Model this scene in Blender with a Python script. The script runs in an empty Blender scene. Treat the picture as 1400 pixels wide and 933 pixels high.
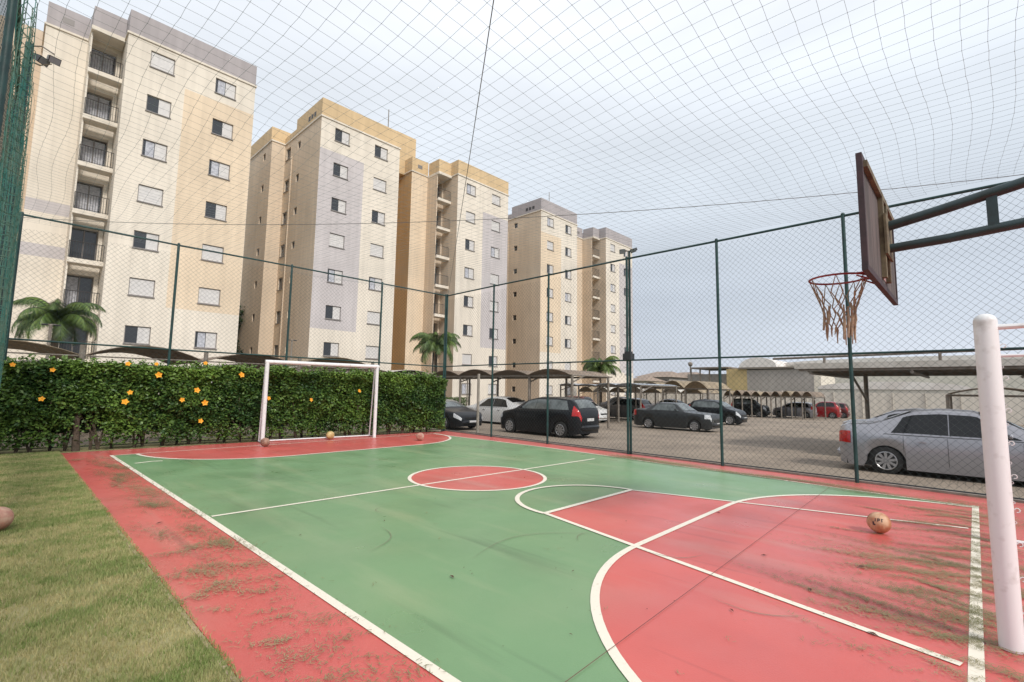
import bpy, math, random
import numpy as np
from mathutils import Vector, Matrix
random.seed(7); rng = np.random.default_rng(7)
S = bpy.context.scene; COL = S.collection
R = math.radians; PI = math.pi

# ------------------------------------------------------------------ camera, sky, sun, exposure
CP, CY, CR = R(5.724), R(-46.35), R(0.904)
fwd = Vector((-math.sin(CY)*math.cos(CP), math.cos(CY)*math.cos(CP), math.sin(CP)))
r0 = Vector((math.cos(CY), math.sin(CY), 0)); u0 = r0.cross(fwd)
rt = r0*math.cos(CR)+u0*math.sin(CR); up = -r0*math.sin(CR)+u0*math.cos(CR)
cam = bpy.data.cameras.new('camera'); cam.sensor_width = 36; cam.lens = 661.2/1400*36; cam.clip_end = 3000; cam.clip_start = .05
co = bpy.data.objects.new('camera', cam); COL.objects.link(co); S.camera = co
co.matrix_world = Matrix(((rt.x, up.x, -fwd.x, 0), (rt.y, up.y, -fwd.y, 0), (rt.z, up.z, -fwd.z, 1.5), (0, 0, 0, 1)))

SUN_EL, SUN_DIR = R(40), Vector((-.20, -.98, 0)).normalized()      # horizontal direction towards the sun
world = bpy.data.worlds.new('World'); S.world = world; world.use_nodes = True
wn, wl = world.node_tree.nodes, world.node_tree.links; wn.clear()
def N(nodes, t, **k):
    n = nodes.new(t)
    for a, b in k.items(): setattr(n, a, b)
    return n
sky = N(wn, 'ShaderNodeTexSky'); sky.sky_type = 'NISHITA'; sky.sun_disc = False
sky.sun_elevation = SUN_EL; sky.sun_rotation = math.atan2(SUN_DIR.x, SUN_DIR.y); sky.dust_density = 3
bg1 = N(wn, 'ShaderNodeBackground'); bg1.inputs[1].default_value = .08; wl.new(sky.outputs[0], bg1.inputs[0])
tc = N(wn, 'ShaderNodeTexCoord'); sep = N(wn, 'ShaderNodeSeparateXYZ'); wl.new(tc.outputs['Generated'], sep.inputs[0])
ramp = N(wn, 'ShaderNodeValToRGB'); e = ramp.color_ramp.elements
e[0].position = 0; e[0].color = (.66, .71, .80, 1); e[1].position = .62; e[1].color = (.96, 1.0, 1.06, 1)
m_ = ramp.color_ramp.elements.new(.18); m_.color = (.67, .735, .83, 1)
m_ = ramp.color_ramp.elements.new(.38); m_.color = (.80, .87, .95, 1)
wl.new(sep.outputs[2], ramp.inputs[0])
mp = N(wn, 'ShaderNodeMapping'); mp.inputs['Scale'].default_value = (1, 1, 3.2); wl.new(tc.outputs['Generated'], mp.inputs[0])
nz = N(wn, 'ShaderNodeTexNoise'); nz.inputs['Scale'].default_value = 1.6; nz.inputs['Detail'].default_value = 5; nz.inputs['Roughness'].default_value = .5
wl.new(mp.outputs[0], nz.inputs[0])
mr = N(wn, 'ShaderNodeMapRange'); mr.inputs[1].default_value = .3; mr.inputs[2].default_value = .7; mr.inputs[3].default_value = .86; mr.inputs[4].default_value = 1.10
wl.new(nz.outputs[0], mr.inputs[0])
vm = N(wn, 'ShaderNodeVectorMath', operation='SCALE'); wl.new(ramp.outputs[0], vm.inputs[0]); wl.new(mr.outputs[0], vm.inputs['Scale'])
bg2 = N(wn, 'ShaderNodeBackground'); bg2.inputs[1].default_value = 1.0; wl.new(vm.outputs[0], bg2.inputs[0])
mx = N(wn, 'ShaderNodeMixShader'); mx.inputs[0].default_value = .9
wl.new(bg1.outputs[0], mx.inputs[1]); wl.new(bg2.outputs[0], mx.inputs[2])
wo = N(wn, 'ShaderNodeOutputWorld'); wl.new(mx.outputs[0], wo.inputs[0])
sl = bpy.data.lights.new('sun', 'SUN'); sl.energy = 2.4; sl.angle = R(10); sl.color = (1, .945, .87)
so = bpy.data.objects.new('sun', sl); COL.objects.link(so)
sd = SUN_DIR*math.cos(SUN_EL)+Vector((0, 0, math.sin(SUN_EL)))
so.rotation_euler = sd.to_track_quat('Z', 'Y').to_euler()
vs = S.view_settings; vs.view_transform = 'Standard'; vs.look = 'None'; vs.exposure = 0.12; vs.gamma = 1; vs.use_curve_mapping = False

# ------------------------------------------------------------------ materials
def mat(name, col, rough=.6, col2=None, scale=3, detail=5, bump=0, bscale=40, metal=0, spec=.5, alpha=1, aniso=None, lo=.35, hi=.65,
        col3=None, s3=.6, tint=False, coat=0, trans=0, rvar=0):
    m = bpy.data.materials.new(name); m.use_nodes = True; n, l = m.node_tree.nodes, m.node_tree.links
    b = n['Principled BSDF']; b.inputs['Roughness'].default_value = rough; b.inputs['Metallic'].default_value = metal
    b.inputs['Specular IOR Level'].default_value = spec; b.inputs['Alpha'].default_value = alpha
    b.inputs['Coat Weight'].default_value = coat; b.inputs['Coat Roughness'].default_value = .08
    if trans: b.inputs['Transmission Weight'].default_value = trans
    b.inputs['Base Color'].default_value = (*col, 1)
    g = n.new('ShaderNodeNewGeometry'); pos = g.outputs['Position']
    if aniso:
        q = n.new('ShaderNodeMapping'); q.inputs['Scale'].default_value = aniso; l.new(pos, q.inputs[0]); pos = q.outputs[0]
    out = None
    def noise(sc, dt, vec=pos):
        t = n.new('ShaderNodeTexNoise'); t.inputs['Scale'].default_value = sc; t.inputs['Detail'].default_value = dt; l.new(vec, t.inputs[0]); return t.outputs[0]
    def mix(a, bb, f, lo=lo, hi=hi):
        r = n.new('ShaderNodeMapRange'); r.inputs[1].default_value = lo; r.inputs[2].default_value = hi; l.new(f, r.inputs[0])
        x = n.new('ShaderNodeMix'); x.data_type = 'RGBA'; l.new(r.outputs[0], x.inputs[0])
        if isinstance(a, tuple): x.inputs[6].default_value = (*a, 1)
        else: l.new(a, x.inputs[6])
        if isinstance(bb, tuple): x.inputs[7].default_value = (*bb, 1)
        else: l.new(bb, x.inputs[7])
        return x.outputs[2]
    if col2:
        out = mix(col, col2, noise(scale, detail))
        if col3: out = mix(out, col3, noise(s3, 3), .5, .72)
    if tint:
        a = n.new('ShaderNodeAttribute'); a.attribute_name = 'tint'
        x = n.new('ShaderNodeMix'); x.data_type = 'RGBA'; x.blend_type = 'MULTIPLY'; x.inputs[0].default_value = 1
        if out is not None: l.new(out, x.inputs[6])
        else: x.inputs[6].default_value = (*col, 1)
        l.new(a.outputs['Color'], x.inputs[7]); out = x.outputs[2]
    if out is not None: l.new(out, b.inputs['Base Color'])
    if bump:
        bp = n.new('ShaderNodeBump'); bp.inputs['Strength'].default_value = bump; bp.inputs['Distance'].default_value = .01
        l.new(noise(bscale, 3), bp.inputs['Height']); l.new(bp.outputs[0], b.inputs['Normal'])
    if rvar:
        r = n.new('ShaderNodeMapRange'); r.inputs[1].default_value = .3; r.inputs[2].default_value = .7
        r.inputs[3].default_value = rough-rvar; r.inputs[4].default_value = rough+rvar; l.new(noise(1.3, 6), r.inputs[0]); l.new(r.outputs[0], b.inputs['Roughness'])
    return m
M = {}
M['grassbase'] = mat('lawn_soil', (.27, .27, .11), .95, (.40, .34, .18), 3.2, 8, bump=.6, bscale=120, col3=(.13, .17, .05), s3=1.1)
M['far'] = mat('far_ground', (.22, .20, .15), .95, (.12, .15, .08), .05)
M['blade'] = mat('grass_blade', (1, 1, 1), .8, tint=True)
M['white'] = mat('white_paint', (.76, .755, .76), .42, (.50, .47, .45), 11, 9, lo=.56, hi=.80)
M['line'] = mat('line_paint', (.80, .74, .62), .5, (.62, .55, .43), 26, 8, lo=.60, hi=.75)
M['teal'] = mat('teal_paint', (.014, .060, .056), .5, (.008, .034, .034), 6)
M['darkpipe'] = mat('dark_green_pipe', (.022, .045, .05), .4, (.018, .03, .03), 9)
M['wire'] = mat('fence_wire', (.035, .06, .058), .6)
M['net'] = mat('net_cord', (.24, .29, .30), .8)
M['tealnet'] = mat('teal_net', (.05, .22, .19), .85, (.16, .24, .18), 5)
M['cable'] = mat('steel_cable', (.12, .12, .12), .5)
M['glass'] = mat('window_glass', (.025, .027, .032), .12, spec=.8)
M['carglass'] = mat('car_glass', (.008, .009, .011), .07, spec=.45)
M['shutter'] = mat('shutter_white', (.66, .64, .62), .55, (.58, .56, .55), 5)
M['frame'] = mat('window_frame', (.22, .20, .19), .5)
M['rail'] = mat('railing_paint', (.05, .045, .045), .5)
M['curtain'] = mat('curtain', (.55, .56, .60), .9, (.36, .37, .42), 9)
M['conc'] = mat('concrete', (.36, .33, .28), .9, (.26, .24, .2), 8, bump=.3)
M['rubber'] = mat('rubber', (.014, .014, .014), .75)
M['rimm'] = mat('alloy_rim', (.42, .42, .43), .3, metal=.7)
M['black'] = mat('black_plastic', (.015, .015, .016), .45)
M['chrome'] = mat('chrome', (.6, .6, .6), .2, metal=1)
M['glasslight'] = mat('car_glass_painted_light', (.06, .07, .072), .06, (.13, .15, .15), 3, spec=.6)  # paler grey paints the light reflected and seen through these windows
M['tail'] = mat('tail_lens', (.45, .012, .012), .18, coat=.5)
M['headl'] = mat('head_lens', (.62, .64, .66), .12, coat=.6)
M['plate'] = mat('plate', (.55, .55, .55), .4)
M['trunk'] = mat('bark', (.12, .09, .065), .95, (.06, .045, .032), 14, bump=.5)
M['leaf'] = mat('leaf', (1, 1, 1), .48, tint=True, spec=.4)
M['petal'] = mat('petal', (.85, .34, .02), .6, (.85, .45, .04), 30)
M['lamp'] = mat('lamp_housing', (.03, .03, .032), .4)
M['lampglass'] = mat('lamp_glass', (.20, .21, .23), .15)
M['rimred'] = mat('hoop_red', (.30, .02, .025), .5, (.2, .015, .02), 20)
M['cord'] = mat('net_rope', (.42, .30, .20), .9, (.26, .18, .13), 40)
M['boardedge'] = mat('board_edge', (.060, .032, .038), .7, (.035, .022, .026), 10)
M['board'] = mat('weathered_board', (.13, .105, .10), .85, (.07, .06, .058), 12, aniso=(1, 1, .12), bump=.3)
M['batten'] = mat('pale_batten', (.20, .165, .10), .85, (.10, .075, .05), 10)
M['sticker'] = mat('sticker', (.55, .50, .48), .6, (.4, .12, .1), 30)

def wallmat(name, c, k=.84):
    """painted rendered blockwork: faint courses, soft stains and streaks"""
    m = mat(name, c, .9); n, l = m.node_tree.nodes, m.node_tree.links; b = n['Principled BSDF']
    g = n.new('ShaderNodeNewGeometry'); s = n.new('ShaderNodeSeparateXYZ'); l.new(g.outputs['Position'], s.inputs[0])
    add = n.new('ShaderNodeMath'); add.operation = 'ADD'; l.new(s.outputs[0], add.inputs[0]); l.new(s.outputs[1], add.inputs[1])
    cb = n.new('ShaderNodeCombineXYZ'); l.new(add.outputs[0], cb.inputs[0]); l.new(s.outputs[2], cb.inputs[1])
    br = n.new('ShaderNodeTexBrick'); br.inputs['Scale'].default_value = 1; br.inputs['Brick Width'].default_value = .8; br.inputs['Row Height'].default_value = .4
    br.inputs['Mortar Size'].default_value = .012; br.inputs['Mortar Smooth'].default_value = 1
    br.inputs['Color1'].default_value = (1, 1, 1, 1); br.inputs['Color2'].default_value = (.985, .982, .98, 1); br.inputs['Mortar'].default_value = (.955, .95, .945, 1)
    l.new(cb.outputs[0], br.inputs[0])
    mp = n.new('ShaderNodeMapping'); mp.inputs['Scale'].default_value = (2.2, 2.2, .12); l.new(g.outputs['Position'], mp.inputs[0])
    t = n.new('ShaderNodeTexNoise'); t.inputs['Scale'].default_value = 1.4; t.inputs['Detail'].default_value = 7; l.new(mp.outputs[0], t.inputs[0])
    t2 = n.new('ShaderNodeTexNoise'); t2.inputs['Scale'].default_value = .35; t2.inputs['Detail'].default_value = 4; l.new(g.outputs['Position'], t2.inputs[0])
    sm = n.new('ShaderNodeMath'); sm.operation = 'ADD'; l.new(t.outputs[0], sm.inputs[0]); l.new(t2.outputs[0], sm.inputs[1])
    r = n.new('ShaderNodeMapRange'); r.inputs[1].default_value = .7; r.inputs[2].default_value = 1.3; r.inputs[3].default_value = k; r.inputs[4].default_value = 1.04; l.new(sm.outputs[0], r.inputs[0])
    v = n.new('ShaderNodeVectorMath'); v.operation = 'SCALE'; v.inputs[0].default_value = c; l.new(r.outputs[0], v.inputs['Scale'])
    x = n.new('ShaderNodeMix'); x.data_type = 'RGBA'; x.blend_type = 'MULTIPLY'; x.inputs[0].default_value = 1; l.new(v.outputs[0], x.inputs[6]); l.new(br.outputs[0], x.inputs[7])
    l.new(x.outputs[2], b.inputs['Base Color']); return m
M['cream'] = wallmat('render_cream', (.77, .70, .60))
M['orange'] = wallmat('render_peach', (.76, .62, .46))
M['lav'] = wallmat('render_lavender', (.56, .52, .52))
M['parlav'] = wallmat('parapet_lavender', (.42, .385, .39))
M['parora'] = wallmat('parapet_ochre', (.66, .49, .29))
M['tan'] = wallmat('render_tan_and_side_shade', (.70, .575, .44))  # tan render; on the side walls its darker tone is painted shade
M['ochre'] = wallmat('render_ochre', (.58, .39, .20))
M['roofflat'] = mat('roof_felt', (.2, .2, .2), .9)
M['whitewall'] = wallmat('wall_white', (.66, .62, .55))
M['greywall'] = wallmat('wall_grey', (.40, .365, .34))
M['yellowwall'] = wallmat('wall_yellow', (.56, .43, .22))
M['sheet'] = mat('pale_sheet', (.60, .57, .52), .6, (.48, .45, .4), 3)
M['cloth'] = mat('shade_cloth', (.34, .27, .18), .85, (.20, .155, .105), 2.2, 6)
M['clothdark'] = mat('shade_cloth_dark', (.15, .115, .09), .9, (.26, .20, .15), 1.6, 7)  # darker brown cloth with lighter patches
M['bluesheet'] = mat('blue_grey_sheet', (.30, .33, .38), .4, (.4, .42, .45), 2)
M['steel'] = mat('grey_steel', (.25, .22, .19), .6, (.16, .13, .1), 9)
M['paleroof'] = mat('pale_hall_roof', (.78, .74, .70), .6, (.66, .61, .57), .5)
M['tile'] = mat('clay_roof', (.33, .26, .21), .9, (.25, .19, .15), 4)

def courtmat(name, c, dark, stain):
    m = mat(name, c, .36, dark, 1.1, 9, bump=.12, bscale=90, rvar=.10, lo=.38, hi=.85)
    n, l = m.node_tree.nodes, m.node_tree.links; b = n['Principled BSDF']
    src = b.inputs['Base Color'].links[0].from_socket; g = n.new('ShaderNodeNewGeometry')
    # swept dust and scuffs, stretched along two directions
    for rz, sc, an, lo, hi, colr, f in ((.5, 2.2, (1, .16, 1), .54, .74, stain, .65), (-.8, 5, (1, .05, 1), .62, .78, tuple(k*.45 for k in dark), .6), (0, .7, (1, 1, 1), .5, .8, stain, .35), (1.1, .8, (1, .45, 1), .54, .70, tuple(k*.62 for k in dark), .45)):
        q = n.new('ShaderNodeMapping'); q.inputs['Rotation'].default_value = (0, 0, rz); q.inputs['Scale'].default_value = an; l.new(g.outputs['Position'], q.inputs[0])
        t = n.new('ShaderNodeTexNoise'); t.inputs['Scale'].default_value = sc; t.inputs['Detail'].default_value = 8; l.new(q.outputs[0], t.inputs[0])
        r = n.new('ShaderNodeMapRange'); r.inputs[1].default_value = lo; r.inputs[2].default_value = hi; r.inputs[4].default_value = f; l.new(t.outputs[0], r.inputs[0])
        x = n.new('ShaderNodeMix'); x.data_type = 'RGBA'; l.new(r.outputs[0], x.inputs[0]); l.new(src, x.inputs[6]); x.inputs[7].default_value = (*colr, 1); src = x.outputs[2]
    l.new(src, b.inputs['Base Color']); return m
M['red'] = courtmat('court_red', (.62, .118, .10), (.50, .10, .09), (.56, .24, .20))
M['green'] = courtmat('court_green', (.175, .315, .15), (.15, .28, .135), (.30, .38, .21))

def pavermat():
    m = mat('interlocking_pavers', (.3, .25, .2), .9); n, l = m.node_tree.nodes, m.node_tree.links; b = n['Principled BSDF']
    g = n.new('ShaderNodeNewGeometry')
    br = n.new('ShaderNodeTexBrick'); br.inputs['Scale'].default_value = 1; br.inputs['Brick Width'].default_value = .22; br.inputs['Row Height'].default_value = .11
    br.inputs['Mortar Size'].default_value = .006; br.inputs['Color1'].default_value = (.25, .20, .155, 1); br.inputs['Color2'].default_value = (.18, .145, .115, 1); br.inputs['Mortar'].default_value = (.10, .085, .06, 1)
    l.new(g.outputs['Position'], br.inputs[0])
    t = n.new('ShaderNodeTexNoise'); t.inputs['Scale'].default_value = .5; t.inputs['Detail'].default_value = 8; l.new(g.outputs['Position'], t.inputs[0])
    r = n.new('ShaderNodeMapRange'); r.inputs[1].default_value = .35; r.inputs[2].default_value = .68; l.new(t.outputs[0], r.inputs[0])
    x = n.new('ShaderNodeMix'); x.data_type = 'RGBA'; l.new(r.outputs[0], x.inputs[0]); l.new(br.outputs[0], x.inputs[6]); x.inputs[7].default_value = (.29, .235, .18, 1)
    l.new(x.outputs[2], b.inputs['Base Color']); return m
M['paver'] = pavermat()
def paint(name, c, metal=.35, rough=.3): return mat(name, c, rough, metal=metal, coat=.6)
M['p_silver'] = paint('silver_paint', (.36, .36, .39), .5); M['p_black'] = mat('black_paint', (.008, .009, .012), .35, spec=.3, coat=.15)
M['p_dgrey'] = mat('dark_grey_paint', (.028, .03, .032), .35, spec=.4, coat=.2); M['p_grey'] = paint('grey_paint', (.09, .09, .10), .3)
M['p_white'] = paint('white_car_paint', (.62, .62, .61), 0); M['p_red'] = paint('red_paint', (.25, .008, .012), .1)
M['p_maroon'] = paint('maroon_paint', (.10, .008, .012), .1)

# ------------------------------------------------------------------ mesh builder
class MB:
    def __init__(s): s.v = []; s.f = []; s.mi = []
    def add(s, vs, fs, mi=0):
        o = len(s.v); s.v += [tuple(v) for v in vs]; s.f += [tuple(i+o for i in f) for f in fs]; s.mi += [mi]*len(fs); return s
    def box(s, a, b, mi=0):
        x0, y0, z0 = a; x1, y1, z1 = b
        return s.add([(x0,y0,z0),(x1,y0,z0),(x1,y1,z0),(x0,y1,z0),(x0,y0,z1),(x1,y0,z1),(x1,y1,z1),(x0,y1,z1)],
                     [(0,3,2,1),(4,5,6,7),(0,1,5,4),(1,2,6,5),(2,3,7,6),(3,0,4,7)], mi)
    def tube(s, pts, r, n=8, cap=True, mi=0):
        pts = [Vector(p) for p in pts]; rr = r if isinstance(r, (list, tuple)) else [r]*len(pts)
        vs, fs = [], []; ref = Vector((.31, .17, .93)) if abs((pts[-1]-pts[0]).normalized().z) < .9 else Vector((1, .1, 0))
        for i, p in enumerate(pts):
            t = (pts[min(i+1, len(pts)-1)]-pts[max(i-1, 0)]).normalized(); u = t.cross(ref).normalized(); w = t.cross(u)
            for k in range(n):
                a = 2*PI*k/n; vs.append(p+(u*math.cos(a)+w*math.sin(a))*rr[i])
        for i in range(len(pts)-1):
            for k in range(n): fs.append((i*n+k, i*n+(k+1) % n, (i+1)*n+(k+1) % n, (i+1)*n+k))
        if cap: fs += [tuple(range(n))[::-1], tuple((len(pts)-1)*n+k for k in range(n))]
        return s.add(vs, fs, mi)
    def cyl(s, c, axis, r, h, n=16, mi=0):
        a = Vector(axis).normalized(); c = Vector(c); return s.tube([c-a*h/2, c+a*h/2], r, n, True, mi)
    def sphere(s, c, r, nu=16, nv=10, sc=(1, 1, 1), mi=0):
        vs, fs = [], []
        for j in range(nv+1):
            t = PI*j/nv
            for i in range(nu):
                a = 2*PI*i/nu; vs.append((c[0]+r*sc[0]*math.sin(t)*math.cos(a), c[1]+r*sc[1]*math.sin(t)*math.sin(a), c[2]+r*sc[2]*math.cos(t)))
        for j in range(nv):
            for i in range(nu): fs.append((j*nu+i, (j+1)*nu+i, (j+1)*nu+(i+1) % nu, j*nu+(i+1) % nu))
        return s.add(vs, fs, mi)
    def build(s, name, m, parent=None, smooth=False, at=None):
        me = bpy.data.meshes.new(name); me.from_pydata(s.v, [], s.f)
        for q in (m if isinstance(m, (list, tuple)) else [m]): me.materials.append(M[q] if isinstance(q, str) else q)
        if any(s.mi): me.polygons.foreach_set('material_index', s.mi)
        if smooth:
            me.polygons.foreach_set('use_smooth', [True]*len(me.polygons))
            try: me.set_sharp_from_angle(angle=R(38))
            except Exception: pass
        o = bpy.data.objects.new(name, me); COL.objects.link(o)
        if parent: o.parent = parent
        if at: o.location = at
        return o
def tag(o, label=None, cat=None, group=None, kind=None):
    if label: o['label'] = label
    if cat: o['category'] = cat
    if group: o['group'] = group
    if kind: o['kind'] = kind
    return o
def thing(name, label, cat, loc=(0, 0, 0), rz=0, group=None):
    o = bpy.data.objects.new(name, None); COL.objects.link(o); o.location = loc; o.rotation_euler = (0, 0, rz); o.empty_display_size = .2
    return tag(o, label, cat, group)
def dup(o, parent=None, kids=True):
    c = o.copy(); COL.objects.link(c)
    if parent: c.parent = parent
    if kids:
        for ch in list(o.children): dup(ch, c)
    return c
def struct(o): o['kind'] = 'structure'; return o
def raw(name, V, F, m, tint=None, parent=None, smooth=False):
    """big numpy mesh; F is (n,3) or (n,4); tint is a colour for each face"""
    me = bpy.data.meshes.new(name); V = np.asarray(V, np.float32); F = np.asarray(F, np.int32); k = F.shape[1]
    me.vertices.add(len(V)); me.vertices.foreach_set('co', V.ravel()); me.loops.add(F.size); me.loops.foreach_set('vertex_index', F.ravel())
    me.polygons.add(len(F)); me.polygons.foreach_set('loop_start', np.arange(0, F.size, k, dtype=np.int32))
    me.update(calc_edges=True); me.materials.append(M[m])
    if tint is not None:
        ca = me.color_attributes.new('tint', 'FLOAT_COLOR', 'CORNER'); c = np.ones((len(F), k, 4), np.float32); c[:, :, :3] = np.asarray(tint)[:, None, :]; ca.data.foreach_set('color', c.ravel())
    if smooth: me.polygons.foreach_set('use_smooth', [True]*len(F))
    o = bpy.data.objects.new(name, me); COL.objects.link(o)
    if parent: o.parent = parent
    return o
def gz(x):  # parking ground falls gently away from the court
    if x < 10.9: return -.04
    if x < 11.6: return -.04-.08*(x-10.9)/.7
    return max(-.95, -.12-.0165*(x-11.6))
def wires(segs, r, name, m, parent=None, n=3):
    """many straight thin wires: segs (k,2,3)"""
    A, B = segs[:, 0], segs[:, 1]; T = B-A; T = T/np.linalg.norm(T, axis=1)[:, None]
    ref = np.where(np.abs(T[:, 2:3]) > .9, np.array([[1., 0, 0]]), np.array([[0, 0, 1.]])); U = np.cross(T, ref); U /= np.linalg.norm(U, axis=1)[:, None]; W = np.cross(T, U)
    V = []
    for P in (A, B):
        for k in range(n):
            a = 2*PI*k/n; V.append(P+(U*math.cos(a)+W*math.sin(a))*r)
    V = np.stack(V, 1); o = np.arange(len(A))[:, None]*2*n
    F = np.stack([np.concatenate([o+k, o+(k+1) % n, o+n+(k+1) % n, o+n+k], 1) for k in range(n)], 1).reshape(-1, 4)
    return raw(name, V.reshape(-1, 3), F, m, parent=parent)

# ------------------------------------------------------------------ ground
def sheet(name, pts, z, m, zf=None):
    o = MB().add([(x, y, z if zf is None else zf(x)+z) for x, y in pts], [tuple(range(len(pts)))]).build(name, m); return struct(o)
xs = [-900, -30, 0, 10.9, 11.6, 25, 40, 62, 90, 900]
g = MB()
for i in range(len(xs)-1):
    g.add([(xs[i], -900, gz(xs[i])-.02), (xs[i+1], -900, gz(xs[i+1])-.02), (xs[i+1], 900, gz(xs[i+1])-.02), (xs[i], 900, gz(xs[i])-.02)], [(0, 1, 2, 3)])
struct(g.build('ground', 'far'))
g = MB(); xs = [11.0, 11.6, 25, 40, 62, 66]
for i in range(len(xs)-1):
    g.add([(xs[i], -40, gz(xs[i])), (xs[i+1], -40, gz(xs[i+1])), (xs[i+1], 60, gz(xs[i+1])), (xs[i], 60, gz(xs[i]))], [(0, 1, 2, 3)])
g.add([(-40, 15.9, -.04), (11.0, 15.9, -.04), (11.0, 60, -.04), (-40, 60, -.04)], [(0, 1, 2, 3)])
struct(g.build('parking_ground', 'paver'))
sheet('lawn', [(-9, -8), (.97, -8), (.97, 14.3), (10.9, 13.9), (10.9, 15.9), (-9, 15.9)], -.012, 'grassbase')
def slab(name, pts, z0, z1, m):
    n = len(pts); vs = [(x, y, z0) for x, y in pts]+[(x, y, z1) for x, y in pts]
    fs = [tuple(range(n, 2*n))]+[(i, (i+1) % n, n+(i+1) % n, n+i) for i in range(n)]
    return struct(MB().add(vs, fs).build(name, m))
def fx(y): return 10.19+.055*y           # line of the parking-side fence
slab('court_slab', [(.97, -7), (fx(-7)+.06, -7), (fx(13.7)+.06, 13.7), (.97, 14.2)], -.2, -.003, 'red')
slab('court_kerb', [(fx(-7)+.064, -7), (fx(-7)+.2, -7), (fx(13.8)+.2, 13.8), (fx(13.8)+.064, 13.8)], -.3, .03, 'conc')
slab('lawn_kerb', [(.94, -7), (.966, -7), (.966, 14.2), (.94, 14.2)], -.2, -.006, mat('kerb_dirt', (.42, .34, .22), .95, (.3, .25, .14), 30))
SIDE = [(9.34, .08), (9.42, 1.5), (9.58, 3), (9.72, 4.9), (9.86, 6.4), (9.98, 8.2), (10.0, 10), (9.98, 11.5), (9.98, 13.08)]
sheet('green_court_paint', [(1.72, .1)]+SIDE[0:1]+SIDE[1:]+[(1.72, 13.08)], 0, 'green')
def circ(cx, cy, r, a0, a1, n=28): return [(cx+r*math.cos(R(a0+(a1-a0)*i/n)), cy+r*math.sin(R(a0+(a1-a0)*i/n))) for i in range(n+1)]
nearD = circ(6.85, .08, 2.40, 0, 90)+circ(4.42, .08, 2.40, 90, 180)
farD = circ(4.45, 13.08, 2.33, 180, 270)+circ(7.72, 13.08, 2.33, 270, 360)
sheet('red_near_area', nearD, .0015, 'red'); sheet('red_far_area', farD, .0015, 'red')
def kx(y): t = y/3.88; return 3.84+(4.70-3.84)*t, 7.74+(6.75-7.74)*t
kl, kr = kx(2.48), kx(3.88)
sheet('red_key', [(kl[0], 2.485), (kl[1], 2.485), (kr[1], 3.88), (kr[0], 3.88)], .0015, 'red')
sheet('red_centre_circle', circ(5.76, 6.25, 1.13, 0, 360, 64)[:-1], .0015, 'red')
def strip(mb, pts, w, z=.008, close=False):
    P = [Vector((x, y, 0)) for x, y in pts]; L, Rr = [], []
    for i, p in enumerate(P):
        a = P[i-1] if (i or close) else p; b = P[(i+1) % len(P)] if (i < len(P)-1 or close) else p
        t = (b-a).normalized(); nn = Vector((-t.y, t.x, 0)); ww = w[i] if isinstance(w, list) else w
        L.append(p+nn*ww/2); Rr.append(p-nn*ww/2)
    n = len(P); vs = [(v.x, v.y, z) for v in L+Rr]; k = n if close else n-1
    mb.add(vs, [(i, n+i, n+(i+1) % n, (i+1) % n) for i in range(k)])
def line(name, pts, w, z, close=False): mb = MB(); strip(mb, pts, w, z, close); return struct(mb.build(name, 'line'))
line('sideline', [(1.70, 13.12), (1.73, 6.4), (1.71, -5)], .064, .003)
line('far_sideline', SIDE, .05, .0035)
line('end_line', [(2.0, .08), (9.40, .08)], .068, .0045); line('far_end_line', [(1.75, 13.08), (9.96, 13.08)], .045, .0045)
line('halfway_line', [(1.78, 6.40), (9.20, 6.18)], .055, .0045)
line('centre_circle', circ(5.76, 6.25, 1.15, 0, 360, 72)[:-1], .06, .0055, True)
line('near_area_line', nearD, .066, .006); line('far_area_line', farD, .07, .006)
line('key_line', [(kr[0], 3.88), (3.84, .14)], .06, .007); line('key_line', [(kr[1], 3.88), (7.74, .14)], .05, .007)
line('free_throw_line', [(4.68, 3.88), (6.78, 3.88)], .07, .0078); line('free_throw_arc', circ(5.725, 3.88, 1.04, 0, 180), .065, .0088)
mb = MB(); strip(mb, [(1.8, 1.60), (9.4, 1.79)], .0045, .0098); struct(mb.build('court_joint', mat('joint', (.16, .06, .05), .9)))
mb = MB(); strip(mb, [(1.86, 11.56), (2.15, 11.66), (2.3, 11.6)], .07, .003); struct(mb.build('paint_mark', 'line'))

# rubber scuffs and fine cracks on the paint
sc = MB()
for (x, y, a, L, bend) in [(3.0, 3.3, -.25, 1.5, .12), (2.45, 4.1, .9, .8, -.05), (4.1, 2.95, .3, .35, .02), (3.3, 5.2, 1.2, .3, .03), (4.6, 1.9, 2.2, .5, .04), (4.9, 4.9, 2.4, .8, .05), (2.6, 7.9, .4, .9, .05), (7.6, 4.6, 1.7, 1.0, .05), (3.9, .9, 1.9, .6, .04)]:
    c, s_ = math.cos(a), math.sin(a); P_ = [(x+c*L*t-s_*bend*math.sin(PI*t)*3, y+s_*L*t+c*bend*math.sin(PI*t)*3) for t in np.linspace(0, 1, 12)]
    strip(sc, P_, [.001+.007*math.sin(PI*t) for t in np.linspace(0, 1, 12)], .0096)
tag(sc.build('scuff_marks', mat('scuff_rubber', (.17, .20, .12), .7, (.26, .24, .16), 40)), kind='structure')
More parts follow.
